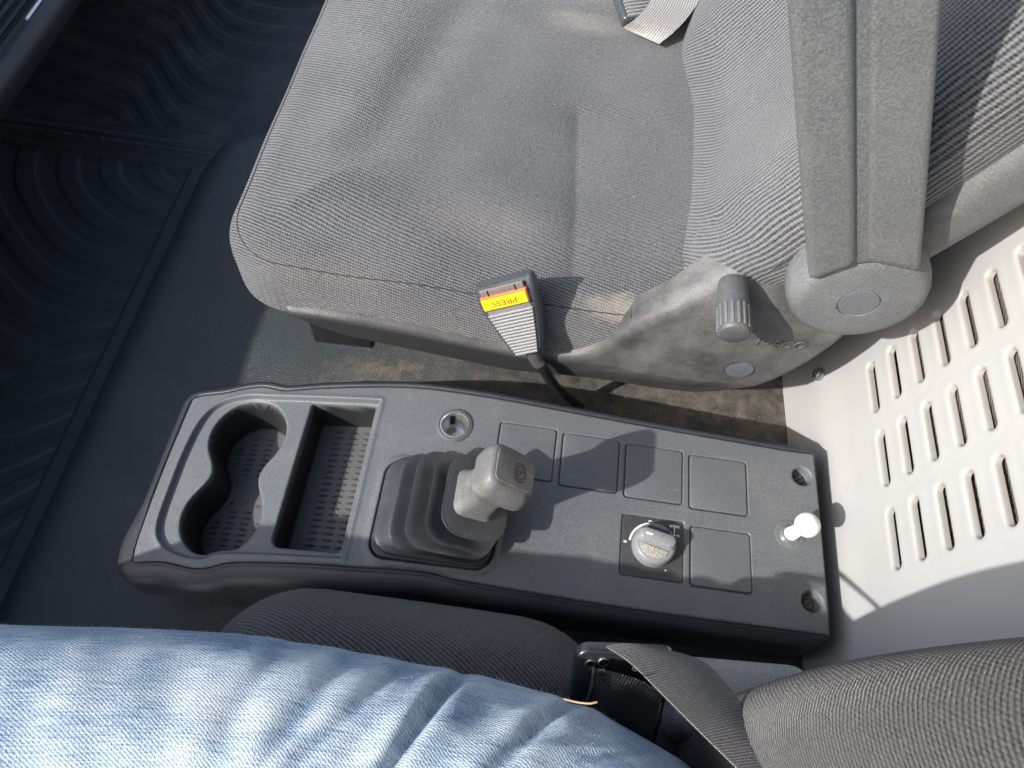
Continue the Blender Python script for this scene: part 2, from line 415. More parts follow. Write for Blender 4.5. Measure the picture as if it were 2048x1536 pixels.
# ------------------------------------------------------------ floor mat with wavy ribs
def make_mat():
    t = empty('floor_mat', 'black rubber footwell mat with wavy ribs, left of the vinyl tunnel', 'floor mat', (-.75, .5, -.16))
    Z0 = -.152
    ridge_y = lambda X: .875-.11*(X+.55)*0+.0*X
    def terr(phi, p): s = np.sin(2*np.pi*phi/p); return np.tanh(s*6)
    # driver-side panel
    def panel(name, x0, x1, y0, y1, phi, rim, mat):
        X, Y = np.meshgrid(np.arange(x0, x1, .0025), np.arange(y0, y1, .0025), indexing='ij')
        d = rim(X, Y)                                    # >0 inside the rim
        z = Z0+(.0012 if 'driver' in name else .0007)*terr(phi(X, Y), .048 if 'driver' in name else .056)*sstep(.0, .004, d)+.0055*(1-sstep(-.002, .003, d))
        mesh(name, np.stack([X, Y, z], -1).reshape(-1, 3), grid_faces(*X.shape), mat, t)
    cx, cy = -.545, .90
    G2 = catmull(np.array([(-1.1, .10), (-1.0, .07), (-.92, .040), (-.85, .020), (-.80, .016), (-.74, -.005), (-.70, -.05), (-.66, -.095), (-.615, -.122), (-.55, -.13), (-.48, -.115), (-.40, -.08), (-.3, -.03)]), 8)
    def phi1_(X, Y):
        dx = (cx-X); dy = (cy-Y); r = np.hypot(dx*.92, dy); th = np.arctan2(dy, dx)
        return r+.016*np.sin(2.2*th-1.0+r*9)*np.clip(r*5, 0, 1.4)+.012*np.sin(dx*14)*sstep(.1, .4, dy)
    def phi1(X, Y):
        dx = np.clip(-.56-X, 0, 1); dy = np.clip(.86-Y, 0, 9); r = np.hypot(dx*.72, dy)
        return r-.17*np.clip(dy-.10, 0, 1)*np.sin(np.pi*dx/.25)
    def rim1(X, Y): return np.minimum(-.575-X, .848-.015*(X+.55)-Y)
    panel('driver_panel', -1.02, -.548, -.28, .868, phi1, rim1, MP_mat)
    def phi2(X, Y): return Y-np.interp(X, G2[:, 0], G2[:, 1])
    m2 = plastic('mat_rubber_dusty', (.036, .035, .039), .55, .5, .9, (.17, .145, .12), dscale=9)
    panel('passenger_panel', -1.02, -.30, .905, 1.6, phi2, lambda X, Y: Y-.93, m2)
    # hinge ridge between the panels, with pressed marks
    xs = np.linspace(-1.02, -.50, 60); prof = [(-.022, .0), (-.019, .008), (-.012, .012), (-.004, .0125), (0, .009), (.004, .0125), (.012, .012), (.018, .007), (.024, .0)]
    secs = [[(x, .888+py, Z0-.001+pz) for py, pz in prof] for x in xs]
    A = np.array(secs); mesh('hinge_ridge', A.reshape(-1, 3), grid_faces(60, len(prof)), MP_mat, t)
    for i in range(9):
        slab('pressed_mark', (-.80+.03*i, .880, Z0+.0115), (1, .1*(i % 3-1), 0), (0, 1, 0), (0, 0, 1), .010, .0035, .0016, .002, MP_mat, t, .0006, 2)
make_mat()

# ------------------------------------------------------------ dashboard edge in front of the footwell (shades it)
def make_dash():
    t = empty('dashboard', 'black grained plastic lower dashboard edge with bright trim, above the footwell', 'dashboard', (-.70, .5, .15))
    ys = np.linspace(-.6, 1.9, 60)
    prof = catmull([(-.72, .055), (-.675, .095), (-.652, .125), (-.6445, .140), (-.645, .150), (-.652, .156), (-.663, .153), (-.674, .140), (-.70, .130), (-.76, .150), (-.80, .20), (-.83, .30), (-.88, .36), (-1.0, .39), (-1.3, .40)], 4)
    A = np.array([[(x+.004*math.sin(y*3), y, z) for x, z in prof] for y in ys]); mesh('lower_panel', A.reshape(-1, 3), grid_faces(60, len(prof)), MP_dark, t)
    pr = [(-.72, .055), (-.74, .03), (-.80, .0), (-1.02, -.10), (-1.04, -.2)]
    A = np.array([[(x, y, z) for x, z in pr] for y in ys]); mesh('underside', A.reshape(-1, 3), grid_faces(60, len(pr)), MP_dark, t)
    mt = simple('bright_trim', (.75, .75, .74), .25, .6)
    tube('trim_strip', [(-.6655+.004*math.sin(y*3), y, .1545) for y in np.linspace(.775, 1.0, 12)], .0022, mt, t, 8)
    tube('trim_strip', [(-.6655+.004*math.sin(y*3), y, .1545) for y in np.linspace(.55, .70, 12)], .0014, mt, t, 8)
    for k in range(3):
        tube('panel_groove', [(-.70-.012*k, y, .134+.002*k) for y in np.linspace(.4, 1.2, 10)], .0015, M_black, t, 6)
make_dash()
def make_roof():  # unseen roof added to cut sky fill, set back to clear the sun
    m = plastic('headliner', (.42, .41, .39), .9, 1, 0)
    t = empty('added_cab_roof', 'pale grey cab headliner added out of frame to cut sky light', 'roof', (0, .5, 1.2))
    slab('headliner', (.66, .45, 1.17), (1, 0, 0), (0, 1, 0), (0, 0, 1), .72, 1.0, .05, .1, m, t, .01)
    t['label'] = 'pale grey cab headliner added unseen above the picture to cut sky light'
make_roof()
ds = empty('door_sill', 'white painted strip of the door sill beyond the seat', 'door sill', (-.45, 1.42, -.05))
slab('sill_plate', (-.40, 1.45, -.11), (1, -.08, 0), (0, 1, 0), (0, 0, 1), .5, .08, .06, .02, simple('sill_paint', (.62, .64, .72), .35), ds, .01)

# ------------------------------------------------------------ centre console
def make_console():
    t = empty('centre_console', 'dark grey plastic centre console with cup holders, lever and blanked switch panel', 'console', (0, .27, 0))
    up = [Uc(*p) for p in [(386, 797), (407, 791), (450, 786), (493, 777), (522, 773.5), (540, 775), (558, 779), (579, 781), (644, 776), (751, 773), (850, 776), (1000, 797), (1300, 853), (1628, 910)]]
    lo = [Uc(*p) for p in [(264, 1124), (322, 1122), (372, 1133), (400, 1136), (425, 1132), (450, 1125), (500, 1123), (608, 1126), (715, 1133), (850, 1143), (950, 1165), (1300, 1222), (1660, 1270)]]
    up = catmull(np.array(up), 6)[:, :2]; lo = catmull(np.array(lo), 6)[:, :2]
    up[-1] = (.3215, .361); lo[-1] = (.3215, .177)
    fr = catmull(np.array([up[0], (-.345, .33), (-.346, .26), (-.345, .19), lo[0]]), 6)[1:-1]
    outline = np.vstack([up[::-1], fr, lo])             # rear-left .. front .. rear-right (closed by the rear edge)
    cups = [(-.2685, .309, .0425), (-.2680, .2195, .0425)]
    tray = (-.1715, .2755, .0375, .0835, .010)
    BZ = np.array([(-.134, .357), (-.222, .355), (-.254, .3545), (-.28, .354), (-.308, .345), (-.324, .325), (-.330, .29), (-.331, .24), (-.329, .203), (-.317, .185), (-.295, .176), (-.272, .1745), (-.252, .181), (-.200, .1845), (-.134, .187)])
    BZ = np.vstack([BZ[:1], catmull(BZ[1:-1], 5), BZ[-1:]])
    plates = [(.0235+.0652*i, .3165-.0022*i) for i in range(4)]+[(.2205, .2335)]
    rot = (.1545, .2355)
    holes = [(.3065, .333), (.3065, .2055)]
    sock = (-.052, .335)
    boot = (-.0535, .240, .0580, .0500, .016)
    def height(X, Y):
        z = zc(X)
        d = sd_poly(X, Y, outline)
        z = z-round_in(np.clip(-d, 0, 1), .0022)+.0016*(1-((Y-.27)/.095)**2)
        bz = sd_poly(X, Y, BZ)
        z = z+.0012*np.exp(-((bz-.0015)/.003)**2)-.0055*sstep(.0012, -.0026, bz)      # raised lip then step down
        c1 = sd_circ(X, Y, *cups[0]); c2 = sd_circ(X, Y, *cups[1])
        neck = sd_box(X, Y, -.2672, .2635, .0265, .03, .004)
        cup = smin(smin(c1, c2, .006), neck, .012)
        cup = smax(cup, bz+.004, .003)
        tr = smax(sd_box(X, Y, *tray), bz+.0035, .003)
        def pit(z, s, depth, r, w): 
            roll = np.where(s < r, r*.6*(1-sstep(-r, r, s)), 0)
            return z-roll-depth*sstep(-r*.4, -r*.4-w, s)
        z = pit(z, cup, .058, .0016, .0042)
        z = pit(z, tr, .047, .0016, .0040)
        # rim round the boot
        bt = sd_box(X, Y, *boot)
        z = z+.0025*np.exp(-((bt-.0025)/.0035)**2)-.006*sstep(.0006, -.0008, bt)
        for px, py in plates: z = z-.0028*sstep(.0003, -.0004, sd_box(X, Y, px, py, .0296, .0296, .0035))
        z = z-.0020*sstep(.0003, -.0004, sd_box(X, Y, *rot, .0305, .0305, .003))
        for hx, hy in holes: z = z-.012*sstep(.0006, -.0012, sd_circ(X, Y, hx, hy, .0096))-.0008*sstep(.003, 0, sd_circ(X, Y, hx, hy, .0096))
        z = z-.030*sstep(.0004, -.0008, sd_circ(X, Y, *sock, .0155))
        return z
    xs = np.arange(-.35, .3255, .0009); ys = np.arange(.160, .382, .0009)
    X, Y, Fq, bd = sheet(xs, ys, lambda a, b: sd_poly(a, b, outline))
    V, Fq, _ = skirt(np.stack([X, Y, height(X, Y)], 1), Fq, (0, 0, -.006))
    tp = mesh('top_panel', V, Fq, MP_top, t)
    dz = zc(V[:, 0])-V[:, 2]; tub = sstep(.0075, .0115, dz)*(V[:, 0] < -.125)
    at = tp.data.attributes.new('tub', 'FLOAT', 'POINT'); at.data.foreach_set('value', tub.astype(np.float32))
    # outer shell: loop of outline x profile
    P = np.vstack([up[::-1], fr, lo, [(.3215, .24), (.3215, .30)]]); n = len(P)
    # resample evenly
    Q = np.vstack([P, P[:1]]); sl_ = np.concatenate([[0], np.cumsum(np.linalg.norm(np.diff(Q, axis=0), axis=1))])
    ss = np.linspace(0, sl_[-1], 260, endpoint=False); P = np.stack([np.interp(ss, sl_, Q[:, 0]), np.interp(ss, sl_, Q[:, 1])], 1)
    T = np.roll(P, -1, 0)-np.roll(P, 1, 0); nrm = np.stack([-T[:, 1], T[:, 0]], 1); nrm /= np.linalg.norm(nrm, axis=1)[:, None]
    cen = P.mean(0)
    if ((P-cen)*nrm).sum() < 0: nrm = -nrm
    for _ in range(2): nrm = (np.roll(nrm, 1, 0)+nrm+np.roll(nrm, -1, 0)); nrm /= np.linalg.norm(nrm, axis=1)[:, None]
    rear = sstep(.308, .3205, P[:, 0]); lowside = sstep(.24, .18, P[:, 1])*(1-rear)
    prof = [(-.004, -.010), (.0007, -.004), (.0012, -.0012), (.0026, -.0003), (.005, -.001), (.0085, -.0035), (.0105, -.008), (.0115, -.014), (.0115, -.03), (.0105, -.055), (.004, -.10), (.0, -.13)]
    rows = []
    for k, (o_, dz) in enumerate(prof):
        oo = o_*(1-.8*rear)+lowside*(.008 if k >= 6 else .004 if k == 5 else 0)*sstep(.2, -.2, P[:, 0])
        # front end leans back under the lip
        fo = sstep(-.30, -.345, P[:, 0])*(-.02 if k >= 10 else 0)
        z = zc(P[:, 0])+dz-np.where(k >= 3, lowside*.003, 0)
        z = np.maximum(z, -.12)
        rows.append(np.stack([P[:, 0]+nrm[:, 0]*(oo+fo), P[:, 1]+nrm[:, 1]*(oo+fo), z], 1))
    A = np.array(rows); mesh('side_shell', A.reshape(-1, 3), grid_faces(len(prof), 260, False, True)[:, ::-1].copy(), MP_side, t)
    # liners: rubber inserts with rows of small raised ovals
    def liner(name, sdf, x0, x1, y0, y1, zf, cols, pitch, skip=None):
        X, Y, Fq, bd = sheet(np.arange(x0, x1, .002), np.arange(y0, y1, .002), sdf)
        z = zf(X, Y)-round_in(np.clip(-sdf(X, Y), 0, 1), .001)
        V, Fq, _ = skirt(np.stack([X, Y, z], 1), Fq, (0, 0, -.004))
        o = mesh(name, V, Fq, MP_liner, t)
        proto = None
        for cxx in cols:
            yy = y0+pitch
            while yy < y1-pitch*.5:
                if sdf(np.array([cxx]), np.array([yy]))[0] < -.009:
                    if proto is None:
                        a = np.linspace(0, 2*np.pi, 12, endpoint=False); V_ = []; 
                        for rx, ry, hz in ((.0066, .0017, 0), (.0060, .0013, .0011), (.0052, .0008, .0007)): V_ += [(rx*np.cos(q), ry*np.sin(q), hz) for q in a]
                        fl = [tuple(f) for f in grid_faces(3, 12, False, True)]+[tuple(range(24, 36))]
                        ob = mesh('liner_rib', np.array(V_), fl, MP_liner); proto = ob.data
                    else:
                        ob = bpy.data.objects.new('liner_rib', proto); COL.objects.link(ob)
                    ob.parent = o; ob.location = Vector((cxx, yy, float(zf(np.array([cxx]), np.array([yy]))[0])))-t.location
                yy += pitch
    def cupsdf(X, Y):
        c1 = sd_circ(X, Y, cups[0][0], cups[0][1], .0375); c2 = sd_circ(X, Y, cups[1][0], cups[1][1], .0375)
        d = smin(smin(c1, c2, .006), sd_box(X, Y, -.2672, .2635, .0225, .03, .004), .01)
        for i in range(14):                     # little notches round the rim
            a = i*.45+.2
            for c in cups: d = np.maximum(d, -sd_circ(X, Y, c[0]+.0378*math.cos(a), c[1]+.0378*math.sin(a), .0022))
        return d
    liner('cup_liner', cupsdf, -.315, -.22, .175, .352, lambda X, Y: zc(X)+.0016*(1-((Y-.27)/.095)**2)-.0055-.058+.0014, (-.292, -.276, -.260, -.244), .0062)
    liner('tray_liner', lambda X, Y: sd_box(X, Y, tray[0]+.001, tray[1]-.001, .0328, .0785, .008), -.212, -.13, .19, .362, lambda X, Y: zc(X)+.0016*(1-((Y-.27)/.095)**2)-.0055-.047+.0014, (-.196, -.180, -.164, -.149), .0068)
    # blank switch covers
    for i, (px, py) in enumerate(plates):
        slab('blank_cover', (px, py, float(zc(px))-.0022+.0016*(1-((py-.27)/.095)**2)), (1, 0, 0), (0, 1, 0), (0, 0, 1), .02855, .02855, .0028, .0032, MP_top, t, .0011)
    # power socket
    s = np.array([*sock, float(zc(sock[0]))+.0008])
    so_ = lathe('power_socket', s, (0, 0, 1), [(.0150, -.004), (.0186, -.001), (.0188, .0012), (.0178, .0026), (.0162, .0030), (.0158, .0020)], plastic('socket_ring', (.10, .11, .115), .4, .4, .2), t, n=48, cap=False)
    lathe('contact_sleeve', s, (0, 0, 1), [(.0159, .0018), (.0152, .0032), (.0138, .0034), (.0132, .0026), (.0130, -.018), (.0128, -.028), (.0, -.0285)], M_chrome, so_, n=48, cap=False)
    for a in (1.9, 3.9):
        slab('contact_slot', s+np.array([.0129*math.cos(a), .0129*math.sin(a), -.021]), (-math.sin(a), math.cos(a), 0), (math.cos(a), math.sin(a), 0), (0, 0, 1), .0028, .0006, .018, .0005, M_black, so_, .0002, 2)
    lathe('centre_contact', s+np.array([.001, -.001, -.0285]), (0, 0, 1), [(.006, 0), (.0058, .004), (.003, .0055), (.0, .006)], simple('contact_cream', (.6, .62, .5), .4), so_, n=20, cap=False)
    # screws at the bottom of the two rear holes
    md = plastic('screw_dirty', (.07, .06, .05), .6, 1, .8, (.25, .2, .15))
    for hx, hy in holes:
        c = np.array([hx, hy, .0786])
        sc = lathe('recessed_screw', c, (0, 0, 1), [(.0055, 0), (.0055, .002), (.0042, .0032), (.0, .0033)], md, t, n=24, cap=False)
        slab('screw_slot', c+[0, 0, .0030], (1, .6, 0), (-.6, 1, 0), (0, 0, 1), .0036, .0006, .0005, .0003, M_black, sc, .0001, 2)
    # white push knob on its clear collar
    c = np.array([.289, .268, .0912])
    kn = lathe('push_knob', c, np.array([.30, .10, 1]), [(.0072, -.002), (.0068, .006), (.0062, .012), (.0068, .0165), (.0095, .019), (.0112, .0215), (.0120, .0255), (.0116, .0295), (.0095, .033), (.006, .0355), (.0, .0363)], M_cream, t, n=36, cap=False)
    mc = plastic('collar_plastic', (.13, .135, .135), .25, .3, .3); lathe('knob_collar', c, (0, 0, 1), [(.0152, -.001), (.0150, .0008), (.0140, .0014), (.0105, .0012), (.0085, .0030), (.0074, .0036), (.0065, .002)], mc, kn, n=40, cap=False)
    # rotary selector
    c = np.array([*rot, float(zc(.1))-.0016+.0008])
    mpl = plastic('switch_plate_plastic', (.05, .05, .051), .5, .6, .45, (.2, .19, .17))
    rs = slab('rotary_switch', c, (1, 0, 0), (0, 1, 0), (0, 0, 1), .0298, .0298, .0016, .003, mpl, t, .0005)
    zt = c[2]+.0016
    kc = np.array([rot[0]+.0005, rot[1]+.001, zt])
    mk = plastic('selector_grey', (.225, .23, .236), .42, .3, .25, (.42, .36, .28), dscale=60)
    lathe('selector_knob', kc, (0, 0, 1), [(.0205, 0), (.0205, .006), (.0198, .0105), (.0185, .0125), (.0170, .0132), (.0, .0134)], mk, rs, n=56, cap=False)
    # finger bar across the knob, turned a little, with scooped sides
    ga = math.radians(-12); gu = np.array([math.cos(ga), math.sin(ga), 0]); gv = np.array([-math.sin(ga), math.cos(ga), 0])
    secs = []
    for h_, hw, hl in ((.0125, .0086, .0184), (.0150, .0070, .0180), (.0175, .0062, .0174), (.0190, .0054, .0166), (.0197, .0040, .0155)):
        secs.append(frame_pts(rr(hl, hw, min(hw*.95, .006), 6), kc+np.array([0, 0, h_])+gv*.0040, gu, gv))
    loft('finger_bar', secs, mk, rs, sharp=50)
    mi = plastic('grip_inset_rubber', (.36, .33, .28), .7, 3.0, .6, (.5, .44, .34), speck=.9, dscale=80)
    a = np.linspace(0, np.pi, 16); lp = np.vstack([np.stack([.0132*np.cos(a), -.0105*np.sin(a)], 1)])
    secs = [frame_pts(lp*q, kc+np.array([0, 0, hh])-gv*.0052, gu, gv) for q, hh in ((1.02, .0128), (1, .0139), (.93, .0143))]
    loft('grip_inset', secs, mi, rs, sharp=40)
    secs = [frame_pts(lp*[.85, -.50]*q, kc+np.array([0, 0, hh])+gv*.0125, gu, gv) for q, hh in ((1.02, .0128), (1, .0137), (.93, .0140))]
    loft('grip_inset', secs, plastic('grip_dark', (.05, .05, .05), .7, 3, .3), rs, sharp=40)
    slab('pointer_mark', kc+np.array([0, 0, .0196])-gu*.0085+gv*.0038, gu, gv, (0, 0, 1), .0032, .0009, .0004, .0002, M_white, rs, .0001, 2)
    # printed marks on the plate
    def printed(name, P2, mat=M_white, w=.00045):
        pts = np.array([(*p, zt+.0001) for p in P2]); 
        tang = np.gradient(pts, axis=0); nn = np.stack([-tang[:, 1], tang[:, 0], 0*tang[:, 0]], 1); nn /= np.linalg.norm(nn, axis=1)[:, None]+1e-12
        hw = w/2*2
        V = np.vstack([pts+nn*hw, pts-nn*hw]); V2 = V.copy(); V2[:, 2] += .00025; m_ = len(pts)
        Fl = [(m_*2+i, m_*2+i+1, m_*3+i+1, m_*3+i) for i in range(m_-1)]+[(i, i+1, m_*2+i+1, m_*2+i) for i in range(m_-1)]+[(m_+i, m_+i+1, m_*3+i+1, m_*3+i) for i in range(m_-1)]
        return mesh(name, np.vstack([V, V2]), Fl, mat, rs, smooth=False)
    aa = np.radians(np.linspace(100, 172, 18)); printed('scale_arc', [(kc[0]+.0226*math.cos(q), kc[1]+.0226*math.sin(q)) for q in aa], w=.0010)
    q0 = np.linspace(0, 2*np.pi, 14); printed('numeral_zero', [(rot[0]-.0262+.0013*math.sin(q), rot[1]+.0022+.0009*math.cos(q)) for q in q0], w=.0003)
    printed('numeral_one', [(rot[0]-.0045, rot[1]+.0262), (rot[0]-.0010, rot[1]+.0262)], w=.0004); printed('numeral_one', [(rot[0]-.0043, rot[1]+.0262), (rot[0]-.0036, rot[1]+.0252)], w=.0003)
    ax, ay = rot[0]+.0212, rot[1]+.0195
    sym = printed('axle_symbol', [(ax, ay-.004), (ax, ay+.0045)], w=.0004)
    for yy in (-.0045, .0045): printed('axle_symbol', [(ax-.0042, ay+yy), (ax+.0042, ay+yy)], w=.0004)
    for sx in (-1, 1):
        printed('axle_symbol', [(ax+sx*.0042, ay-.0058), (ax+sx*.0042, ay-.0032)], w=.0005)
        for d in (0, .0016): printed('axle_symbol', [(ax+sx*(.0042-d), ay+.0032), (ax+sx*(.0042-d), ay+.0058)], w=.0005)
    printed('axle_symbol', [(ax-.0012, ay+.0045), (ax+.0012, ay+.0045)], w=.0014)
    printed('tick_mark', [(rot[0]+.0125, rot[1]-.0205), (rot[0]+.0140, rot[1]-.0205)], w=.0005)
    make_lever(t)
    return t

def make_lever(t):
    # folded rubber boot: rounded-rectangle rings fan open from a rear hinge line
    base = np.array([-.0535, .240, .0835])
    lv = slab('parking_lever', base, (1, 0, .02), (0, 1, 0), (0, 0, 1), .0572, .0492, .0045, .0155, MP_rub, t, .0018)
    keys = [(-.108, .004, .0905, 1, .0465), (-.107, .003, .0945, 3, .0490), (-.092, -.006, .0985, 5, .040), (-.093, .003, .1055, 8, .0490), (-.074, -.008, .1010, 9, .038), (-.0775, .004, .1165, 12, .0485),
            (-.055, -.006, .1095, 13, .0325), (-.0605, .008, .1270, 17, .0445), (-.040, -.004, .1165, 18, .0275), (-.0475, .0135, .1365, 21, .0375), (-.0455, .0125, .1390, 21.5, .0360), (-.037, .006, .1395, 22, .028)]
    K = catmull(np.array(keys, float), 6)
    secs = []
    for xl, xr, z_, tl, hw in K:
        a = math.radians(tl); d = np.array([math.cos(a), 0, -math.sin(a)])
        secs.append(frame_pts(rr((xr-xl)/2, hw, min(.020, hw*.6), 7), ((xl+xr)/2, .241, z_), d, (0, 1, 0)))
    loft('bellows_boot', secs, MP_rub, lv, cap=True, sharp=70)
    # handle: short neck widening into a hooked grip whose slanted top carries the emblem plate
    sec = []
    for x_, z_, tl, hu, hv, r in ((-.0185, .1355, 24, .0220, .0235, .009), (-.017, .1405, 24, .0205, .0222, .010), (-.0145, .147, 23, .0178, .0200, .010), (-.010, .157, 23, .0165, .0190, .010), (-.0055, .168, 23, .0160, .0185, .010),
                                  (-.0035, .1725, 25, .0172, .0190, .010), (-.001, .1755, 28, .0225, .0205, .010), (.0012, .1780, 31, .0262, .0215, .011), (.004, .1835, 34, .0275, .0222, .012), (.0072, .1925, 37, .0268, .0220, .012), (.0102, .2005, 38, .0248, .0205, .011), (.0114, .2035, 38, .0225, .0180, .010), (.0120, .2047, 38, .0200, .0150, .008)):
        a = math.radians(tl); sec.append(frame_pts(rr(hu, hv, r, 7), (x_, .243+.02*(z_-.13), z_), (math.cos(a), 0, -math.sin(a)), (0, 1, 0)))
    loft('lever_handle', sec, MP_lever, lv, sharp=70)
    a = math.radians(38); ax = np.array([math.sin(a), 0, math.cos(a)]); dn = np.array([math.cos(a), 0, -math.sin(a)]); wv = np.array([0, 1., 0])
    pc = np.array([.0118, .2445, .2042])+dn*.001
    mplate = plastic('emblem_plate_plastic', (.15, .14, .13), .35, .5, .6, (.34, .31, .27), dscale=50)
    slab('emblem_plate', pc, dn, wv, ax, .0205, .0140, .0014, .005, mplate, lv, .0006)
    # (P) parking-brake mark: ring, two brackets, the letter
    zc0 = pc+ax*.00145+dn*.005
    def stroke(pts, w=.0007, name='brake_mark'):
        p2 = np.asarray(pts); tg = np.gradient(p2, axis=0); nn = np.stack([-tg[:, 1], tg[:, 0]], 1); nn /= np.linalg.norm(nn, axis=1)[:, None]+1e-12
        q = np.vstack([p2+nn*w, p2-nn*w]); V = zc0+q[:, :1]*wv*-1+q[:, 1:2]*-dn*1.0; m_ = len(p2)
        V2 = V+ax*.0003
        Fl = [(2*m_+i, 2*m_+i+1, 3*m_+i+1, 3*m_+i) for i in range(m_-1)]+[(i, i+1, m_+i+1, m_+i) for i in range(m_-1)]
        mesh(name, np.vstack([V, V2]), Fl, M_print, lv, smooth=False)
    # local axes: first = across the plate, second = up the letter; letter is turned to face the driver
    q = np.linspace(0, 2*np.pi, 28); stroke(np.stack([.0056*np.cos(q), .0056*np.sin(q)], 1), .0006)
    for s0 in (0, np.pi):
        q = np.linspace(s0-.8, s0+.8, 14); stroke(np.stack([.0080*np.cos(q), .0080*np.sin(q)], 1), .0006)
    stroke([(-.0015, -.003), (-.0015, 0), (-.0015, .003)], .0006, 'letter_p')
    q = np.linspace(np.pi/2, -np.pi/2, 10); stroke(np.vstack([[(-.0015, .003), (.0003, .003)], np.stack([.0005+.0016*np.cos(q), .0014+.0016*np.sin(q)], 1), [(-.0012, -.0002)]]), .0005, 'letter_p')
make_console()

# ------------------------------------------------------------ passenger seat
def make_seat():
    t = empty('passenger_seat', 'dusty dark grey fabric passenger seat with raised plastic armrest', 'seat', (0, .65, 0))
    # cushion
    out = []
    x0, x1, y0, y1 = -.309, .30, .422, .985
    out = frame_pts(rr((x1-x0)/2, (y1-y0)/2, .070, 12), (0, 0), (1, 0), (0, 1))+np.array([(x0+x1)/2, (y0+y1)/2])
    # front edge bows out a little in the middle, near corner cut back
    out[:, 0] += -.010*np.exp(-((out[:, 1]-.66)/.16)**2)*(out[:, 0] < 0)+.0*out[:, 1]
    def zt(X, Y):
        d = np.clip(-sd_poly(X, Y, out), 0, 1)
        z = .222-.022*(1-sstep(0, .13, d))
        z = z-round_in(d, .040)*1.0
        z = z-.010*np.exp(-((X-.02)/.16)**2-((Y-.64)/.16)**2)
        # soft hollow behind the front roll
        xv = -.175+.25*(Y-.62); z = z-.0075*np.exp(-((X-xv)/.032)**2)*sstep(.50, .60, Y)
        # tuck: cloth dips to a stitched line and steps up behind it
        xc_ = .030+.062*(.685-Y); w = sstep(.449, .462, Y)*sstep(.70, .672, Y)
        z = z+w*np.where(X < xc_, -.0075*np.exp((X-xc_)/.022), -.0075*np.exp(-(X-xc_)/.075))
        z = z+.0016*np.sin(X*41+Y*13)*np.sin(Y*29-X*9)
        # stitched seam round the upper edge
        z = z-.0030*np.exp(-((d-.0110)/.0022)**2)
        return z
    xs = np.concatenate([np.arange(-.326, .30, .0023)]); ys = np.arange(.417, .992, .0023)
    X, Y, Fq, bd = sheet(xs, ys, lambda a, b: sd_poly(a, b, out))
    Z = zt(X, Y); V, Fq, vs = skirt(np.stack([X, Y, Z], 1), Fq, (0, 0, -.040))
    e = 2e-3; sd = sd_poly(X, Y, out); gx = (sd_poly(X+e, Y, out)-sd_poly(X-e, Y, out))/(2*e); gy = (sd_poly(X, Y+e, out)-sd_poly(X, Y-e, out))/(2*e)
    dr = np.clip(.205-Z, 0, 1)*sstep(.07, .03, -sd)
    uv = np.stack([X+gx*dr, Y+gy*dr], 1); uv = np.vstack([uv, uv[vs]+.04*np.stack([gx[vs], gy[vs]], 1)])
    def fade(k, u):
        x, y, _ = k.xyz(u); return k.math('MULTIPLY', k.ramp(x, -.24, -.06), k.ramp(y, .42, .52))
    def dust(k, u, ob):
        x, y, _ = k.xyz(u)
        a = k.math('MULTIPLY', spot(k, u, .115, .42, .075, .026), .42)
        b_ = k.math('MULTIPLY', spot(k, u, .03, .83, .06, .025), .25)
        c_ = k.math('MULTIPLY', spot(k, u, -.21, .41, .10, .03), .08)
        d_ = k.math('MULTIPLY', spot(k, u, -.06, .50, .07, .03), .08)
        lint = k.math('MULTIPLY', k.ramp(k.noise(u, 190, 1, .5), .79, .82), .8)
        return k.math('MAXIMUM', k.math('MAXIMUM', a, b_), k.math('MAXIMUM', k.math('MAXIMUM', c_, d_), lint))
    mf = fabric('seat_cloth', (.009, .009, .010), (.198, .199, .201), pitch=.0041, ang=math.radians(18), fade=fade, dust=dust)
    cu_ = mesh('cushion', V, Fq, mf, t, uv=uv)
    il = frame_pts(rr((x1-x0)/2-.011, (y1-y0)/2-.011, .059, 12), (0, 0), (1, 0), (0, 1))+np.array([(x0+x1)/2, (y0+y1)/2]); il = np.vstack([il, il[:1]])
    sl_ = np.concatenate([[0], np.cumsum(np.linalg.norm(np.diff(il, axis=0), axis=1))]); q = np.linspace(0, sl_[-1], 500); ix = np.interp(q, sl_, il[:, 0]); iy = np.interp(q, sl_, il[:, 1])
    sel = (iy < .9) & (ix < .12); sel &= ~((ix > -.2) & (iy > .6)); pts = np.stack([ix, iy, zt(ix, iy)+.0005], 1)[sel]; pts = pts[np.argsort(np.unwrap(np.arctan2(pts[:, 1]-.9, pts[:, 0]-.12)) )]
    tube('cushion_seam', pts, .0006, M_thread, cu_, 5)
    # backrest: lofted pillow along a leaning profile
    prof = catmull([(.150, .12), (.152, .19), (.158, .235), (.172, .272), (.196, .315), (.226, .375), (.254, .44), (.283, .51), (.312, .58), (.345, .66), (.37, .72)], 7)
    T = np.gradient(prof, axis=0); T /= np.linalg.norm(T, axis=1)[:, None]
    arc = np.concatenate([[0], np.cumsum(np.linalg.norm(np.diff(prof, axis=0), axis=1))])
    secs = []; uvs = []
    yc, hy, dep = .665, .232, .085
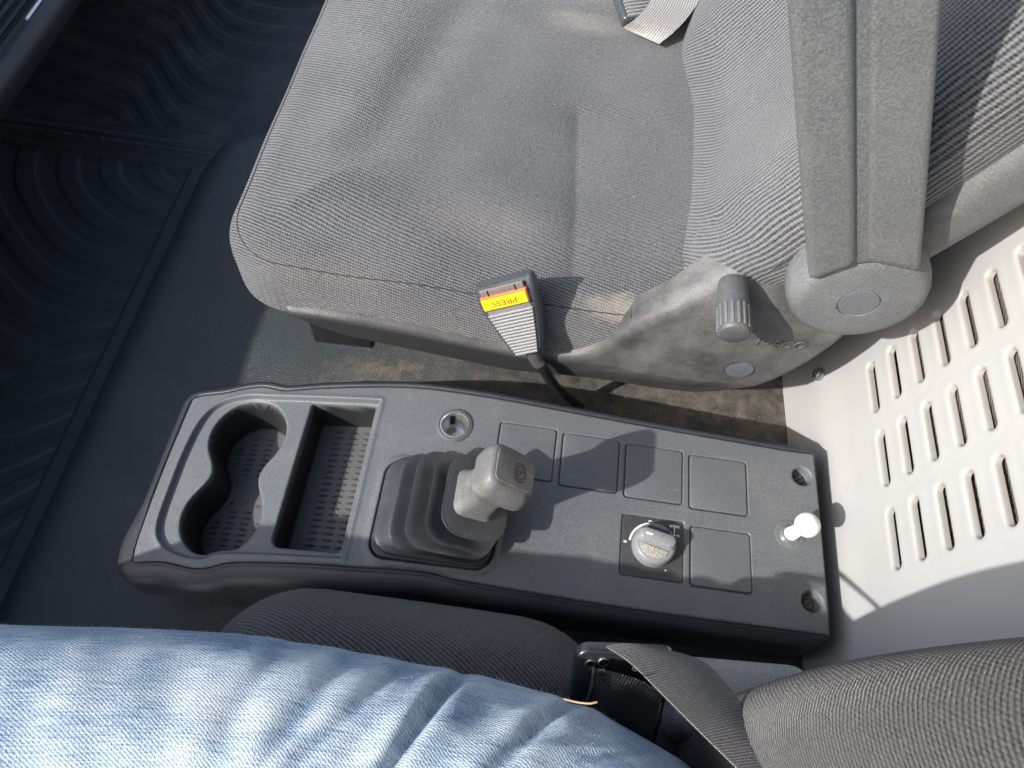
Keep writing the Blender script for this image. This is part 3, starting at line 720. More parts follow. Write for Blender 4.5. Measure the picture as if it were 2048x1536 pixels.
    for (px, pz), (tx, tz), s in zip(prof, T, arc):
        n_ = np.array([-tz, 0, tx]); c = np.array([px, yc, pz])-n_*dep/2
        wd = hy*(1-.10*sstep(.16, .05, s)); hd = dep/2
        lp = rr(hd, wd, .036, 9); lp = np.vstack([lp])
        # dense front edge so bolsters can swell
        ring = []
        m_ = len(lp)
        Q = np.vstack([lp, lp[:1]]); ll = np.concatenate([[0], np.cumsum(np.linalg.norm(np.diff(Q, axis=0), axis=1))])
        st = np.linspace(0, ll[-1], 140, endpoint=False); so2 = (st+ll[np.argmin(np.hypot(Q[:, 0]+hd, Q[:, 1]-wd+.036))]+.15) % ll[-1]; a_ = np.interp(so2, ll, Q[:, 0]); b_ = np.interp(so2, ll, Q[:, 1])
        yy = b_
        sw = .016*np.exp(-((yy-.135)/.06)**2)*np.exp(-((s-.16)/.12)**2)+.010*np.exp(-((yy+.16)/.055)**2)*(.4+.6*sstep(.05, .25, s))-.012*np.exp(-(yy/.11)**2)*sstep(.02, .2, s)
        a2 = a_+np.where(a_ > 0, sw*sstep(0, .03, a_), 0)
        # small gathers near the hinge
        a2 = a2+np.where((b_ < -.17), .004*np.sin(s*95+b_*60)*np.exp(-((s-.13)/.06)**2), 0)
        q_ = math.sqrt(max(1-max(0, (s-arc[-1]+.07)/.07)**2, .01)); a2 = a2*q_; b_ = b_*(1-.3*(1-q_))
        secs.append(c+a2[:, None]*n_+b_[:, None]*np.array([0, 1, 0])); uvs.append(np.stack([np.full(140, s), st], 1))
    mb = fabric('backrest_cloth', (.010, .011, .013), (.195, .198, .203), pitch=.0047, dust=lambda k, u, ob: k.math('MULTIPLY', k.ramp(k.noise(ob, 70, 4, .7), .62, .8), .25))
    loft('backrest', secs, mb, t, uv=np.vstack(uvs), sharp=None)
    # stitched seam down the near side, plastic shell behind
    sm = []; shl = []
    for (px, pz), (tx, tz), s in zip(prof, T, arc):
        n_ = np.array([-tz, 0, tx]); 
        wd = hy*(1-.10*sstep(.16, .05, s))
        if s > .14: sm.append(np.array([px, yc-wd+.0015, pz])-n_*(.030))
        if s > .17: shl.append(frame_pts(rr(.028, wd+.006, .02, 6), np.array([px, yc, pz])-n_*(dep+.004), n_, (0, 1, 0)))
    tube('backrest_seam', sm, .0013, M_thread, t, 6)
    loft('backrest_shell', shl, MP_seat, t, sharp=40)
    # side trim
    TO = np.array([(-.247, .131), (-.238, .1345), (-.225, .1355), (-.203, .138), (-.151, .138), (-.101, .133), (-.038, .1235), (.02, .122), (.06, .130), (.084, .155), (.104, .193), (.14, .236), (.169, .260), (.195, .277), (.23, .283), (.27, .27), (.300, .243), (.299, .214), (.287, .17), (.268, .130), (.24, .090), (.217, .066), (.195, .056), (.15, .052), (.10, .057), (.057, .060), (-.014, .055), (-.07, .062), (-.178, .078), (-.215, .094), (-.238, .114)])
    TO = catmull(np.vstack([TO, TO[:1]]), 5)[:-1]
    X, Zz, Fq, bd = sheet(np.arange(-.30, .306, .002), np.arange(.045, .29, .002), lambda a, b: sd_poly(a, b, TO))
    def ytrim(X, Zz):
        d = np.clip(-sd_poly(X, Zz, TO), 0, 1)
        y = .4135+round_in(d, .013)*1.1-.004*sstep(.02, .06, d)*sstep(.05, .15, X)
        # the front rail tucks in under its ledge
        zl = np.interp(X, [-.29, -.2, -.1, 0, .07, .12], [.138, .136, .126, .115, .118, .13])
        y = y+np.clip(zl-Zz-.004, 0, .08)*.24*sstep(.14, .02, X)+np.clip(.12-Zz, 0, .1)*.28*sstep(.02, .14, X)
        # upper rear shoulder falls back behind the knob and hub
        y = y+.030*sstep(.215, .29, Zz)*sstep(.08, .16, X)
        return y
    y = ytrim(X, Zz)
    cap_c = (.2235, .1515); y = y+.0012*sstep(.0002, -.0006, sd_circ(X, Zz, *cap_c, .0146))
    V, Fq, _ = skirt(np.stack([X, y, Zz], 1), Fq, (0, .02, 0))
    tr = mesh('side_trim', V, Fq, MP_trim, t)
    lathe('cover_cap', (cap_c[0], .4135, cap_c[1]), (0, -1, 0), [(.0142, -.004), (.0142, .0022), (.0136, .003), (.0, .0036)], MP_cap, tr, n=40, cap=False)
    # raised lettering, tilted on the trim
    cu = bpy.data.curves.new('lettering', 'FONT'); cu.body = 'IVECO'; cu.size = .0165; cu.extrude = .0009; cu.bevel_depth = .0003; cu.space_character = 1.05; cu.align_x = 'CENTER'; cu.align_y = 'CENTER'; cu.shear = .12
    tmp = bpy.data.objects.new('lettering', cu); COL.objects.link(tmp); bpy.context.view_layer.update()
    me = bpy.data.meshes.new_from_object(tmp.evaluated_get(bpy.context.evaluated_depsgraph_get())); bpy.data.objects.remove(tmp)
    for vt in me.vertices:
        lx, lz, le = vt.co.x*1.0, vt.co.y, vt.co.z
        px, pz = .2445+lx, .2045+lz; yy = float(ytrim(np.array([px]), np.array([pz]))[0])
        vt.co = Vector((px, yy-le, pz))-t.location
    me.materials.clear(); me.materials.append(MP_trim); lo = bpy.data.objects.new('embossed_lettering', me); COL.objects.link(lo); lo.parent = tr
    # reclining knob, axis towards the driver
    kx, kz = .180, .2625
    kn = lathe('recliner_knob', (kx, .4275, kz), (0, -1, 0), [(.0118, 0), (.0130, .003), (.0136, .010), (.0138, .030), (.0138, .052), (.0128, .0555), (.0115, .0565), (.0, .0567)], MP_knob, t, n=48, cap=False)
    mg = plastic('knob_rib', (.13, .13, .128), .5, .4, .5)
    for i in range(16):
        a = 2*math.pi*i/16; r_ = np.array([math.cos(a), 0, math.sin(a)])
        slab('grip_rib', np.array([kx, .3865, kz])+r_*.0134, (0, 1, 0), np.cross(r_, [0, 1, 0]), r_, .0115, .0014, .0012, .0013, mg, kn, .0006, 3)
    tube('pivot_bracket', [(.19, .45, .272), (.205, .447, .281), (.225, .452, .283)], .006, simple('cream_bracket', (.5, .47, .38), .5), t, 8, .5)
    # bracket under the cushion's front and the pedestal
    slab('slide_bracket', (-.195, .452, .055), (1, 0, .05), (0, 1, 0), (0, 0, 1), .035, .02, .045, .004, MP_black, t, .003)
    slab('pedestal', (.02, .68, -.02), (1, 0, 0), (0, 1, 0), (0, 0, 1), .22, .19, .13, .03, MP_dark, t, .004)
    slab('cushion_pan', (-.01, .665, .10), (1, 0, 0), (0, 1, 0), (0, 0, 1), .275, .225, .045, .04, MP_dark, t, .004)
    # armrest: round hub and raised arm with a groove along its side
    hc = np.array([.2755, .440, .2915])
    arm = lathe('armrest', hc, (0, -1, 0), [(.044, -.014), (.0515, -.009), (.0550, 0), (.0563, .010), (.0563, .021), (.0550, .029), (.0520, .0355), (.0475, .039), (.042, .0402), (.0172, .0408), (.0168, .0394), (.0, .0394)], MP_arm, t, n=72, cap=False)
    lathe('cover_cap', hc-[0, .0388, 0], (0, -1, 0), [(.0163, 0), (.0163, .0012), (.0157, .0018), (.0, .0022)], MP_cap, arm, n=40, cap=False)
    D = np.array([-.435, 0, .90]); D /= np.linalg.norm(D); Wd = np.array([.90, 0, .435]); Wd /= np.linalg.norm(Wd)
    s0 = hc-[0, .0, 0]
    def pad(name, w0, w1, s_in, s_out, yf, yb, mat, r=.011):
        secs = []
        hw = (w1-w0)/2; wc = (w0+w1)/2; hyy = (yb-yf)/2; yc_ = (yb+yf)/2
        for s, q in ((0, .90), (.003, .97), (.008, 1), (.06, 1), (.12, 1), (.2, 1), (.28, 1), (.36, 1), (.40, .99), (.412, .9), (.416, .7)):
            loop = rr(hw*q if s > .3 else hw-(1-q)*.02, hyy*q if s > .3 else hyy-(1-q)*.03, r*q, 6)
            # ends follow the round hub
            w = wc+loop[:, 0]; e = np.sqrt(np.maximum(.058**2-(w*1.12)**2, .0004)); k_ = max(0, 1-s/.06)
            ss = s+.056*(1-k_)+e*k_*.93 if True else s
            taper = 1-.10*s/.4
            P = s0+Wd*(w*taper)[:, None]+D*ss[:, None]; P[:, 1] = yc_+loop[:, 1]
            secs.append(P)
        return loft(name, secs, mat, arm, sharp=50)
    pad('arm_half', -.0365, -.0008, 0, 0, .3945, .452, MP_arm, .0075)
    pad('arm_half', .0058, .0430, 0, 0, .3955, .452, MP_arm, .005)
    pad('arm_core', -.025, .032, 0, 0, .3992, .446, MP_arm, .006)
    return t
make_seat()

# ------------------------------------------------------------ seat-belt buckle standing beside the seat
def text_mesh(name, body, size, mat, parent, Mx, extrude=.0003):
    cu = bpy.data.curves.new(name, 'FONT'); cu.body = body; cu.size = size; cu.extrude = extrude; cu.align_x = 'CENTER'; cu.align_y = 'CENTER'
    tmp = bpy.data.objects.new(name, cu); COL.objects.link(tmp); bpy.context.view_layer.update()
    me = bpy.data.meshes.new_from_object(tmp.evaluated_get(bpy.context.evaluated_depsgraph_get())); bpy.data.objects.remove(tmp)
    me.transform(Mx); me.materials.clear(); me.materials.append(mat)
    o = bpy.data.objects.new(name, me); COL.objects.link(o); o.parent = parent
    return o
M_rib = plastic('grip_rib_grey', (.27, .265, .26), .5, .4, .3, (.36, .34, .31))
M_red = simple('button_red', (.75, .16, .04), .4); M_yel = simple('button_yellow', (.93, .62, .015), .42)
def buckle(name, label, TL, TR, BR, BL, thick, group=None, full=True, nrib=14):
    "four face corners in space; local frame u across, v up, w out of the face"
    TL, TR, BR, BL = map(np.asarray, (TL, TR, BR, BL)); top = (TL+TR)/2; bot = (BL+BR)/2
    v = top-bot; Ln = np.linalg.norm(v); v = v/Ln; u = TR-TL; u = u-v*(u@v)*.35; u /= np.linalg.norm(u); w = np.cross(u, v); w /= np.linalg.norm(w)
    wt, wb = np.linalg.norm(TR-TL)/2, np.linalg.norm(BR-BL)/2
    t = empty(name, label, 'buckle', tuple(bot-w*thick/2), group)
    mh = plastic('buckle_housing', (.05, .056, .062), .33, .3, .25, wear=.4)
    secs = []
    for s, q in ((0, .82), (.02, .95), (.06, 1), (.30, 1), (.62, 1), (.80, 1), (.95, 1), (.985, .97), (1.0, .90)):
        hw = (wb+(wt-wb)*min(1, s/.72)**.9)*q+.002
        th = thick/2*(q if s < .5 else (1, .86, .62, .40)[min(3, int(max(0, (s-.80)/.05)))] if s > .9 else 1)*(1.0+.10*sstep(.6, .9, s))
        secs.append(frame_pts(rr(hw, th, min(.0045, th*.8), 4), bot+v*Ln*s-w*(thick/2), u, w))
    hs = loft('housing', secs, mh, t, sharp=45)
    M = Matrix.Identity(4)
    for r_ in range(3): M[r_][0], M[r_][1], M[r_][2] = u[r_], v[r_], w[r_]
    # ribs
    for i in range(nrib):
        s = .035+.60*i/(nrib-1); hw = (wb+(wt-wb)*min(1, s/.72)**.9)-.0035
        slab('grip_rib', bot+v*Ln*s-w*.0006, u, v, w, hw, .00125, .0030, .0009, M_rib, hs, .0007, 2)
    slab('grip_panel', bot+v*Ln*.69-w*.0004, u, v, w, wt-.006, .0050, .0016, .001, plastic('grip_panel_grey', (.2, .195, .19), .5, .4, .3), hs, .0005, 2)
    if full:
        bt = slab('press_button', bot+v*Ln*.825-w*.0008, u, v, w, wt-.0045, .0075, .0042, .001, M_red, t, .0008, 3)
        slab('button_face', bot+v*Ln*.815+w*.0034, u, v, w, wt-.0055, .0062, .0009, .0008, M_yel, bt, .0003, 3)
        o = t.location
        c = bot+v*Ln*.815+w*.00435
        Mx = Matrix.Translation(Vector(c)-o)@M@Matrix.Rotation(math.pi, 4, 'Z')@Matrix.Scale(1.25, 4, (1, 0, 0))
        text_mesh('button_lettering', 'PRESS', .0088, simple('letter_brown', (.16, .10, .02), .5), bt, Mx, .00015)
        sl_ = slab('latch_slot', bot+v*Ln*.94-w*.0006, u, v, w, wt-.006, .0045, .0022, .001, plastic('slot_dirty', (.16, .14, .13), .5, 1, .7, (.4, .35, .3)), t, .0006, 3)
        for dx in (-.5, .5): slab('latch_tooth', bot+v*Ln*.945+w*.0012+u*dx*wt, u, v, w, .0006, .0036, .0012, .0003, M_black, sl_, .0003, 2)
    return t, bot, u, v, w, Ln
b1, bot, u, v, w, Ln = buckle('seat_belt_buckle', 'grey belt buckle with orange PRESS button on a black stalk beside the seat cushion', Uy(950, 588, .418), Uy(1053, 552, .418), Uy(1083, 703, .398), Uy(1028, 712, .398), .020)
ps = catmull([bot-w*.010+v*.01, bot-w*.012-v*.02, Uy(1085, 735, .405), Uy(1110, 772, .415), Uy(1150, 805, .425), Uy(1175, 830, .43)], 5)
tube('stalk', ps, .0062, MP_black, b1, 12, .75, side=w)
sl2 = ps[:9]; tube('stalk_sleeve', sl2, .0074, plastic('sleeve', (.06, .058, .055), .45, .4, .4), b1, 12, .8, side=w)
b2, *_ = buckle('seat_belt_buckle', 'black ribbed belt buckle lying at the back of the cushion, cut by the top edge', Uz(1222, -58, .245), Uz(1300, -72, .245), Uz(1322, 18, .243), Uz(1258, 44, .243), .016, None, False, 10)
def ribbon(name, Lp, Rp, mat, parent=None, n=8, th=.0012, sag=0):
    "webbing strip between two edge paths with real thickness"
    A = catmull(Lp, n); B = catmull(Rp, n); m_ = len(A); nw = 7; rows = []; uv = []
    sA = np.concatenate([[0], np.cumsum(np.linalg.norm(np.diff((A+B)/2, axis=0), axis=1))])
    T = np.gradient((A+B)/2, axis=0)
    secs = []
    for i in range(m_):
        nrm = np.cross(B[i]-A[i], T[i]); nrm /= np.linalg.norm(nrm)
        if nrm[2] < 0: nrm = -nrm
        k_ = np.linspace(0, 1, nw)[:, None]; wdt = np.linalg.norm(B[i]-A[i])
        top = A[i]+(B[i]-A[i])*k_+nrm*(sag*np.sin(np.pi*k_)); bt_ = top-nrm*th
        secs.append(np.vstack([top, bt_[::-1]])); uv.append(np.stack([np.full(2*nw, sA[i]), np.concatenate([k_[:, 0]*wdt, k_[::-1, 0]*wdt])], 1))
    return loft(name, secs, mat, parent, uv=np.vstack(uv), sharp=50)
m_lap = fabric('grey_webbing', (.30, .28, .27), (.46, .44, .42), pitch=.003, rib=.6, sheen=.1)
rb = ribbon('belt_webbing', [Uz(1330, -90, .25), Uz(1300, 0, .25), Uz(1268, 40, .247), Uz(1246, 56, .232)], [Uz(1440, -70, .245), Uz(1390, 15, .242), Uz(1352, 60, .236), Uz(1318, 88, .228)], m_lap, b2)

# ------------------------------------------------------------ driver's side: seat, jeans, belt, phone, pouch
def make_driver_seat():
    t = empty('driver_seat', 'dark brown-grey fabric driver seat with rounded backrest bolster at lower right', 'seat', (0, -.12, 0))
    mc = fabric('driver_cloth', (.013, .012, .012), (.15, .138, .132), pitch=.0034, ang=math.radians(38), rib=.9, cross=.0022, sheen=.12)
    out = frame_pts(rr(.168, .24, .085, 10), (0, 0), (1, 0), (0, 1))+np.array([-.047, -.096])
    def zt(X, Y):
        d = np.clip(-sd_poly(X, Y, out), 0, 1); return .195-round_in(d, .05)-.018*(1-sstep(0, .12, d))+.012*np.exp(-((X+.02)/.10)**2-((Y-.10)/.05)**2)
    X, Y, Fq, bd = sheet(np.arange(-.22, .265, .003), np.arange(-.37, .152, .003), lambda a, b: sd_poly(a, b, out))
    Z = zt(X, Y); V, Fq, vs = skirt(np.stack([X, Y, Z], 1), Fq, (0, 0, -.1)); uv = np.stack([X, Y-(Z-.195)*(Y > 0)], 1); uv = np.vstack([uv, uv[vs]+[0, .1]])
    mesh('cushion', V, Fq, mc, t, uv=uv)
    # backrest bolster
    mb = fabric('driver_back_cloth', (.014, .013, .013), (.088, .083, .081), pitch=.0027, ang=math.radians(-6), rib=.95, cross=.0026, sheen=.15)
    prof = catmull([(.168, .12), (.166, .20), (.164, .28), (.169, .36), (.186, .43), (.215, .50), (.25, .57), (.29, .66)], 7)
    T = np.gradient(prof, axis=0); T /= np.linalg.norm(T, axis=1)[:, None]; arc = np.concatenate([[0], np.cumsum(np.linalg.norm(np.diff(prof, axis=0), axis=1))])
    secs = []; uvs = []
    for (px, pz), (tx, tz), s in zip(prof, T, arc):
        n_ = np.array([-tz, 0, tx]); dep = .15; c = np.array([px, -.135, pz])-n_*dep/2
        lp = rr(dep/2, .240-.012*s/.5, .055, 10); Q = np.vstack([lp, lp[:1]]); ll = np.concatenate([[0], np.cumsum(np.linalg.norm(np.diff(Q, axis=0), axis=1))])
        st = np.linspace(0, ll[-1], 120, endpoint=False); so2 = (st+ll[np.argmin(np.hypot(Q[:, 0]+dep/2, Q[:, 1]-lp[:, 1].max()+.055))]+.15) % ll[-1]; a_ = np.interp(so2, ll, Q[:, 0]); b_ = np.interp(so2, ll, Q[:, 1])
        a_ = a_-np.where(a_ > -.02, .060*sstep(.222, .06, b_)*sstep(-.02, .02, a_), 0)
        q_ = math.sqrt(max(1-max(0, (s-arc[-1]+.08)/.08)**2, .01)); a_ = a_*q_; b_ = b_*(1-.3*(1-q_))
        secs.append(c+a_[:, None]*n_+b_[:, None]*np.array([0, 1, 0])); uvs.append(np.stack([st, np.full(120, s)], 1))
    loft('backrest', secs, mb, t, uv=np.vstack(uvs), sharp=None)
    slab('recliner_cover', Uz(1480, 1375, .15)+np.array([0.0, -.01, -.03]), (1, .05, .02), (0, 1, 0), (0, 0, 1), .055, .030, .045, .016, plastic('recliner_cover_plastic', (.24, .245, .245), .55, 1.2, .7, (.42, .42, .40)), t, .012)
    slab('seat_pan', (.03, -.12, -.02), (1, 0, 0), (0, 1, 0), (0, 0, 1), .20, .20, .13, .03, MP_dark, t, .004)
make_driver_seat()

def make_person():
    t = empty('person', 'seated driver in light blue faded jeans, right thigh along the bottom edge', 'person', (0, -.02, .2))
    m, nt, b = nodes('faded_denim'); k = N(nt); uv = k.coord('UV'); ob = k.coord(); ou = k.xyz(ob)
    x, y, _ = k.xyz(uv)
    wob = k.noise(uv, 60, 2); 
    tw = k.math('SINE', k.math('ADD', k.math('MULTIPLY', k.math('ADD', k.math('MULTIPLY', x, .75), y), 2*math.pi/.0021), k.math('MULTIPLY', wob, 9)))
    slub = k.noise(k.scale(uv, 45, 900, 1), 1, 3, .6); slub2 = k.noise(k.scale(uv, 1300, 260, 1), 1, 2, .6)
    fleck = k.noise(uv, 800, 2, .7); big = k.noise(ob, 13, 4, .6); mid = k.noise(k.scale(ob, 26, 60, 40, .4), 1, 4, .6)
    yarn = k.math('ADD', k.math('MULTIPLY', tw, .22), k.math('ADD', k.math('MULTIPLY', k.math('SUBTRACT', slub, .5), 2.0), k.math('ADD', k.math('MULTIPLY', k.math('SUBTRACT', slub2, .5), 1.1), k.math('MULTIPLY', k.math('SUBTRACT', fleck, .5), 1.3))))
    # worn pale on top of the thigh and on the whisker creases, bluer at the sides
    fa = k.new('ShaderNodeAttribute', attribute_name='fade')
    f = k.math('ADD', k.math('MULTIPLY', fa.outputs['Fac'], .62), k.math('MULTIPLY', k.math('SUBTRACT', k.math('ADD', big, mid), 1.0), .95))
    f = k.math('ADD', f, k.math('MULTIPLY', yarn, .62)); f = k.math('ADD', f, .29, clamp=True)
    cr = k.new('ShaderNodeValToRGB'); k.link(f, cr.inputs[0])
    e = cr.color_ramp.elements; e[0].position = 0; e[0].color = (.07, .12, .24, 1); e[1].position = 1; e[1].color = (.60, .64, .65, 1)
    q = e.new(.38); q.color = (.25, .34, .43, 1); q = e.new(.68); q.color = (.46, .53, .57, 1)
    k.inp(b.inputs['Base Color'], cr.outputs[0]); b.inputs['Roughness'].default_value = .9; b.inputs['Specular IOR Level'].default_value = .15; b.inputs['Sheen Weight'].default_value = .25
    k.link(k.bump(yarn, .0006, .7), b.inputs['Normal'])
    # thigh, knee and shin as one tapering tube
    P = catmull(np.array([(.36, -.13, .222), (.26, -.112, .228), (.16, -.076, .228), (.06, -.029, .225), (-.05, -.018, .225), (-.16, -.016, .230), (-.27, -.022, .240), (-.38, -.030, .248), (-.49, -.034, .240), (-.535, -.036, .15), (-.53, -.036, .03), (-.52, -.036, -.08)])+[0, .009, -.004], 44)
    R = np.interp(np.linspace(0, 11, len(P)), range(12), [.11, .102, .095, .091, .091, .0905, .084, .078, .073, .068, .064, .06])
    T = np.gradient(P, axis=0); T /= np.linalg.norm(T, axis=1)[:, None]; arc = np.concatenate([[0], np.cumsum(np.linalg.norm(np.diff(P, axis=0), axis=1))])
    na = 220; ang = np.linspace(0, 2*np.pi, na, endpoint=False); V = []; UV = []; ref = np.array([0, 1., 0])
    for p, tt, r_ in zip(P, T, R):
        vv = np.cross(ref, tt); vv /= np.linalg.norm(vv); uu = np.cross(tt, vv)
        if vv[2] < 0 and abs(tt[2]) < .7: vv, uu = -vv, uu
        V.append(p+r_*(np.cos(ang)[:, None]*uu*1.0+np.sin(ang)[:, None]*vv*.93)); 
    V = np.array(V); C_ = P[:, None, :]; nrm = V-C_; nrm /= np.linalg.norm(nrm, axis=2)[:, :, None]
    X, Y, Zz = V[..., 0], V[..., 1], V[..., 2]
    up = np.clip(nrm[..., 2], 0, 1)
    dsp = np.zeros(X.shape); fade = .55*sstep(.25, .95, nrm[..., 2])*sstep(.5, .0, X)
    def crease(pts, w, depth, ridge, pale):
        nonlocal dsp, fade
        q = np.array([Uz(a_, b_, zz)[:2] for a_, b_, zz in pts]); q = q[np.argsort(q[:, 1])]
        xf = np.interp(Y, q[:, 1], q[:, 0]); 
        lo, hi = q[0, 1], q[-1, 1]
        m_ = sstep(lo-.05, lo, Y)*sstep(hi+.012, hi-.012, Y)*(Zz > .18)
        d = X-xf
        dsp += m_*(-depth*np.exp(-(d/w)**2)+ridge*np.exp(-((d+w*2.2)/(w*2.0))**2)+ridge*.7*np.exp(-((d-w*2.4)/(w*2.2))**2))
        fade += m_*pale*np.exp(-((d+w*2.0)/(w*1.3))**2)-m_*pale*.6*np.exp(-(d/w)**2)
    crease([(925, 1330, .30), (880, 1372, .325), (830, 1440, .335), (768, 1534, .336), (700, 1640, .335)], .0048, .0085, .0055, .25)
    crease([(1165, 1398, .29), (1110, 1425, .315), (1045, 1485, .333), (1000, 1536, .336), (930, 1640, .336)], .0056, .0060, .0055, .25)
    crease([(690, 1285, .29), (620, 1370, .325), (560, 1440, .335), (500, 1530, .336), (450, 1620, .336)], .0060, .0014, .0022, .33)
    crease([(800, 1310, .30), (700, 1400, .33), (610, 1480, .336), (560, 1536, .336)], .0050, .0016, .0022, .3)
    crease([(1340, 1500, .29), (1290, 1480, .31), (1210, 1500, .33), (1130, 1560, .336)], .009, .002, .002, .2)
    crease([(560, 1262, .28), (500, 1330, .32), (430, 1440, .335)], .007, .0012, .0016, .18)
    dsp += .0012*np.sin(X*45+Y*70)*np.sin(Y*40-X*17)*up+.0004*np.sin(X*170+Y*60)*up
    fade = fade+.18*sstep(.02, .09, X)
    V = V+nrm*dsp[..., None]
    for i, (s, r_) in enumerate(zip(arc, R)): UV.append(np.stack([np.full(na, s), ang*r_], 1))
    UV = np.array(UV).reshape(-1, 2)
    o = loft('jeans', V, m, t, uv=UV, sharp=None)
    a = o.data.attributes.new('fade', 'FLOAT', 'POINT'); a.data.foreach_set('value', np.clip(fade, -.3, 1.2).astype(np.float32).ravel())
    # loose fibres standing off the cloth along the upper edge
    VV = []; FF = []
    idx = np.argwhere((X > -.34) & (X < .10) & (nrm[..., 1] > .45) & (nrm[..., 2] > -.2))
    for n_ in range(2600):
        i, j = idx[RNG.integers(len(idx))]; p = V[i, j]+RNG.normal(0, .0012, 3)*[1, 0, .5]; d = nrm[i, j]+RNG.normal(0, .55, 3); d /= np.linalg.norm(d); s = np.cross(d, RNG.normal(0, 1, 3)); s /= np.linalg.norm(s)
        ln = RNG.uniform(.0008, .0026)*(1.5 if X[i, j] > .02 else 1); c = len(VV); bend = RNG.normal(0, .4, 3)*ln*.5
        VV += [p-s*.00007, p+s*.00007, p+d*ln*.55+bend*.4+s*.00005, p+d*ln+bend]; FF += [(c, c+1, c+2), (c, c+2, c+3)]
    fz = mesh('denim_fibres', np.array(VV), FF, simple('fibre', (.42, .48, .56), .9), o, smooth=False); fz['kind'] = 'stuff'
    # tan stitching that shows at the hip
    tube('stitching', catmull([Uz(1128, 1398, .272), Uz(1152, 1404, .284), Uz(1178, 1407, .291), Uz(1194, 1404, .292)], 4), .0006, M_tan, o, 6)
make_person()

m_web = fabric('belt_cloth', (.05, .047, .045), (.20, .188, .178), pitch=.0021, ang=math.radians(90), rib=.8, cross=.0026, sheen=.1)
bl = empty('seat_belt', 'dark grey lap belt webbing running past the phone to the lower edge', 'seat belt', tuple(Uz(1400, 1420, .28)))
ribbon('webbing', [Uz(1212, 1292, .235), Uz(1262, 1325, .250), Uz(1330, 1392, .272), Uz(1400, 1462, .292), Uz(1480, 1540, .30), Uz(1600, 1650, .31)],
       [Uz(1285, 1289, .237), Uz(1390, 1315, .240), Uz(1445, 1358, .252), Uz(1508, 1440, .278), Uz(1595, 1540, .288), Uz(1700, 1650, .295)], m_web, bl, sag=.002)
mfz = simple('belt_fibre', (.13, .12, .115), .9)
ph = empty('phone', 'black smartphone stuck upright beside the driver seat, camera end showing', 'phone', tuple(Uz(1215, 1330, .235)))
pc = Uz(1154, 1302, .228); pu = Uz(1262, 1306, .228)-pc; pu /= np.linalg.norm(pu)
pw = np.array([0, -.84, .54]); pw -= pu*(pw@pu); pw /= np.linalg.norm(pw); pv = np.cross(pw, pu)      # w: back face normal; v: towards camera end
if pv[2] < 0: pv = -pv
cc = pc+pu*.036-pv*.072-pw*.008
bodyp = slab('body', cc, pu, pv, pw, .036, .073, .0082, .010, simple('phone_black', (.022, .023, .026), .28, .0, .6, coat=.4), ph, .0026, 8)
for dx, dy, r_ in ((.0185-.0036, .0, .0036), (.0185+.0055, .0022, .0036), (.0185+.0065, -.006, .0014), (.0475, -.0035, .0022)):
    p = pc+pu*(dx-.004)-pv*(.0115-dy)+pw*.0001
    q = lathe('camera_lens', p, pw, [(r_, 0), (r_, .0008), (r_*.85, .0011), (r_*.75, .0008), (0, .0006)], M_glass if r_ > .003 else simple('flash', (.7, .66, .5), .3), bodyp, n=24, cap=False)
    if r_ > .003: lathe('lens_ring', p, pw, [(r_*1.12, 0), (r_*1.12, .0009), (r_, .0012), (r_*.98, .0006)], M_steel, bodyp, n=24, cap=False)
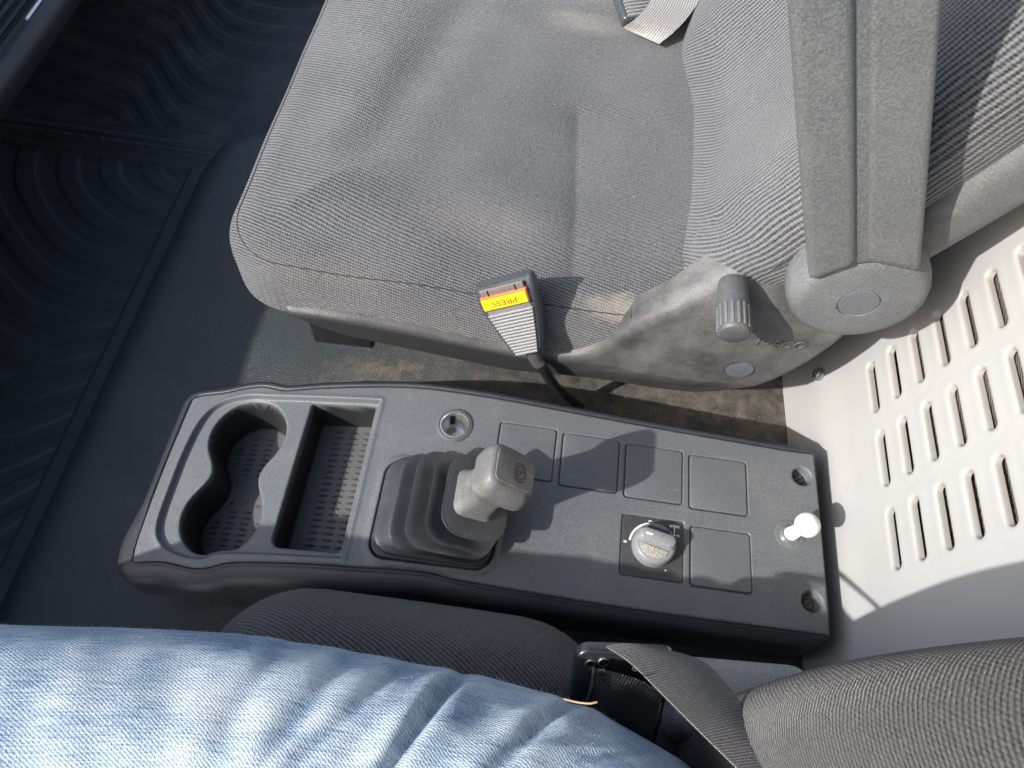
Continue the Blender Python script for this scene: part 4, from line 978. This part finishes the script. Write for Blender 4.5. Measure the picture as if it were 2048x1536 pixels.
# pouch of coarse black weave in front of the phone
mpo, nt, b = nodes('black_weave'); k = N(nt); uv = k.coord('UV'); x, y, _ = k.xyz(k.scale(uv, 1, 1, 1, .5))
wv_ = k.math('MULTIPLY', k.math('SINE', k.math('MULTIPLY', x, 2*math.pi/.0022)), k.math('SINE', k.math('MULTIPLY', y, 2*math.pi/.0022)))
k.inp(b.inputs['Base Color'], (.012, .012, .013, 1)); b.inputs['Roughness'].default_value = .24; k.link(k.bump(wv_, .0010, 1), b.inputs['Normal'])
po = empty('pouch', 'glossy black woven pouch wedged between phone and jeans', 'pouch', tuple(Uz(1260, 1390, .24)))
A = catmull(np.array([Uz(1187, 1345, .236), Uz(1230, 1353, .238), Uz(1280, 1368, .236), Uz(1322, 1392, .234)]), 6); rows = []
prof = catmull(np.array([(.006, -.05), (.004, -.006), (.0, 0), (-.008, .001), (-.016, -.007), (-.024, -.022), (-.03, -.05), (-.034, -.10)]), 4)
acc = np.concatenate([[0], np.cumsum(np.linalg.norm(np.diff(prof, axis=0), axis=1))]); G = np.array([[p+np.array([.1*a_, a_, c_]) for a_, c_ in prof] for p in A])
uvp = np.array([[(i*.0022, s) for s in acc] for i in range(len(A))]).reshape(-1, 2)
mesh('flap', G.reshape(-1, 3), grid_faces(*G.shape[:2]), mpo, po, uv=uvp)
tube('edge_binding', G[0], .0011, MP_black, po, 6); tube('edge_binding', G[-1], .0011, MP_black, po, 6)

# ------------------------------------------------------------ crumbs and grit lying about
def crumbs():
    V = []; Fc = []
    def bit(p, r):
        c = len(V); q = RNG.normal(0, 1, (4, 3)); q /= np.linalg.norm(q, axis=1)[:, None]
        for k_ in range(4): V.append(np.asarray(p)+q[k_]*r*RNG.uniform(.5, 1.2))
        Fc.extend([(c, c+1, c+2), (c, c+1, c+3), (c, c+2, c+3), (c+1, c+2, c+3)])
    for _ in range(90): x = RNG.uniform(-.25, .10); y = RNG.uniform(.47, .85); bit((x, y, .2155-.010*math.exp(-((x-.02)/.16)**2-((y-.64)/.16)**2)), RNG.uniform(.0003, .0008))
    for _ in range(160): bit((RNG.uniform(-.05, .31), RNG.uniform(.385, .45), .001), RNG.uniform(.0005, .0017))
    for _ in range(70): x = RNG.uniform(-.40, -.12); y = RNG.uniform(.38, .47); bit((x, y, float(-.075*sstep(0, -.42, np.array(x)))+.001), RNG.uniform(.0004, .001))
    for _ in range(45): x = RNG.uniform(-.05, .30); y = RNG.uniform(.19, .35); bit((x, y, .0916), RNG.uniform(.00025, .0006))
    o = mesh('crumbs', np.array(V), Fc, simple('crumb', (.45, .38, .28), .8), smooth=False); o['kind'] = 'stuff'; o['label'] = 'scattered pale grit and crumbs on seat, floor and console'; o['category'] = 'crumbs'
crumbs()
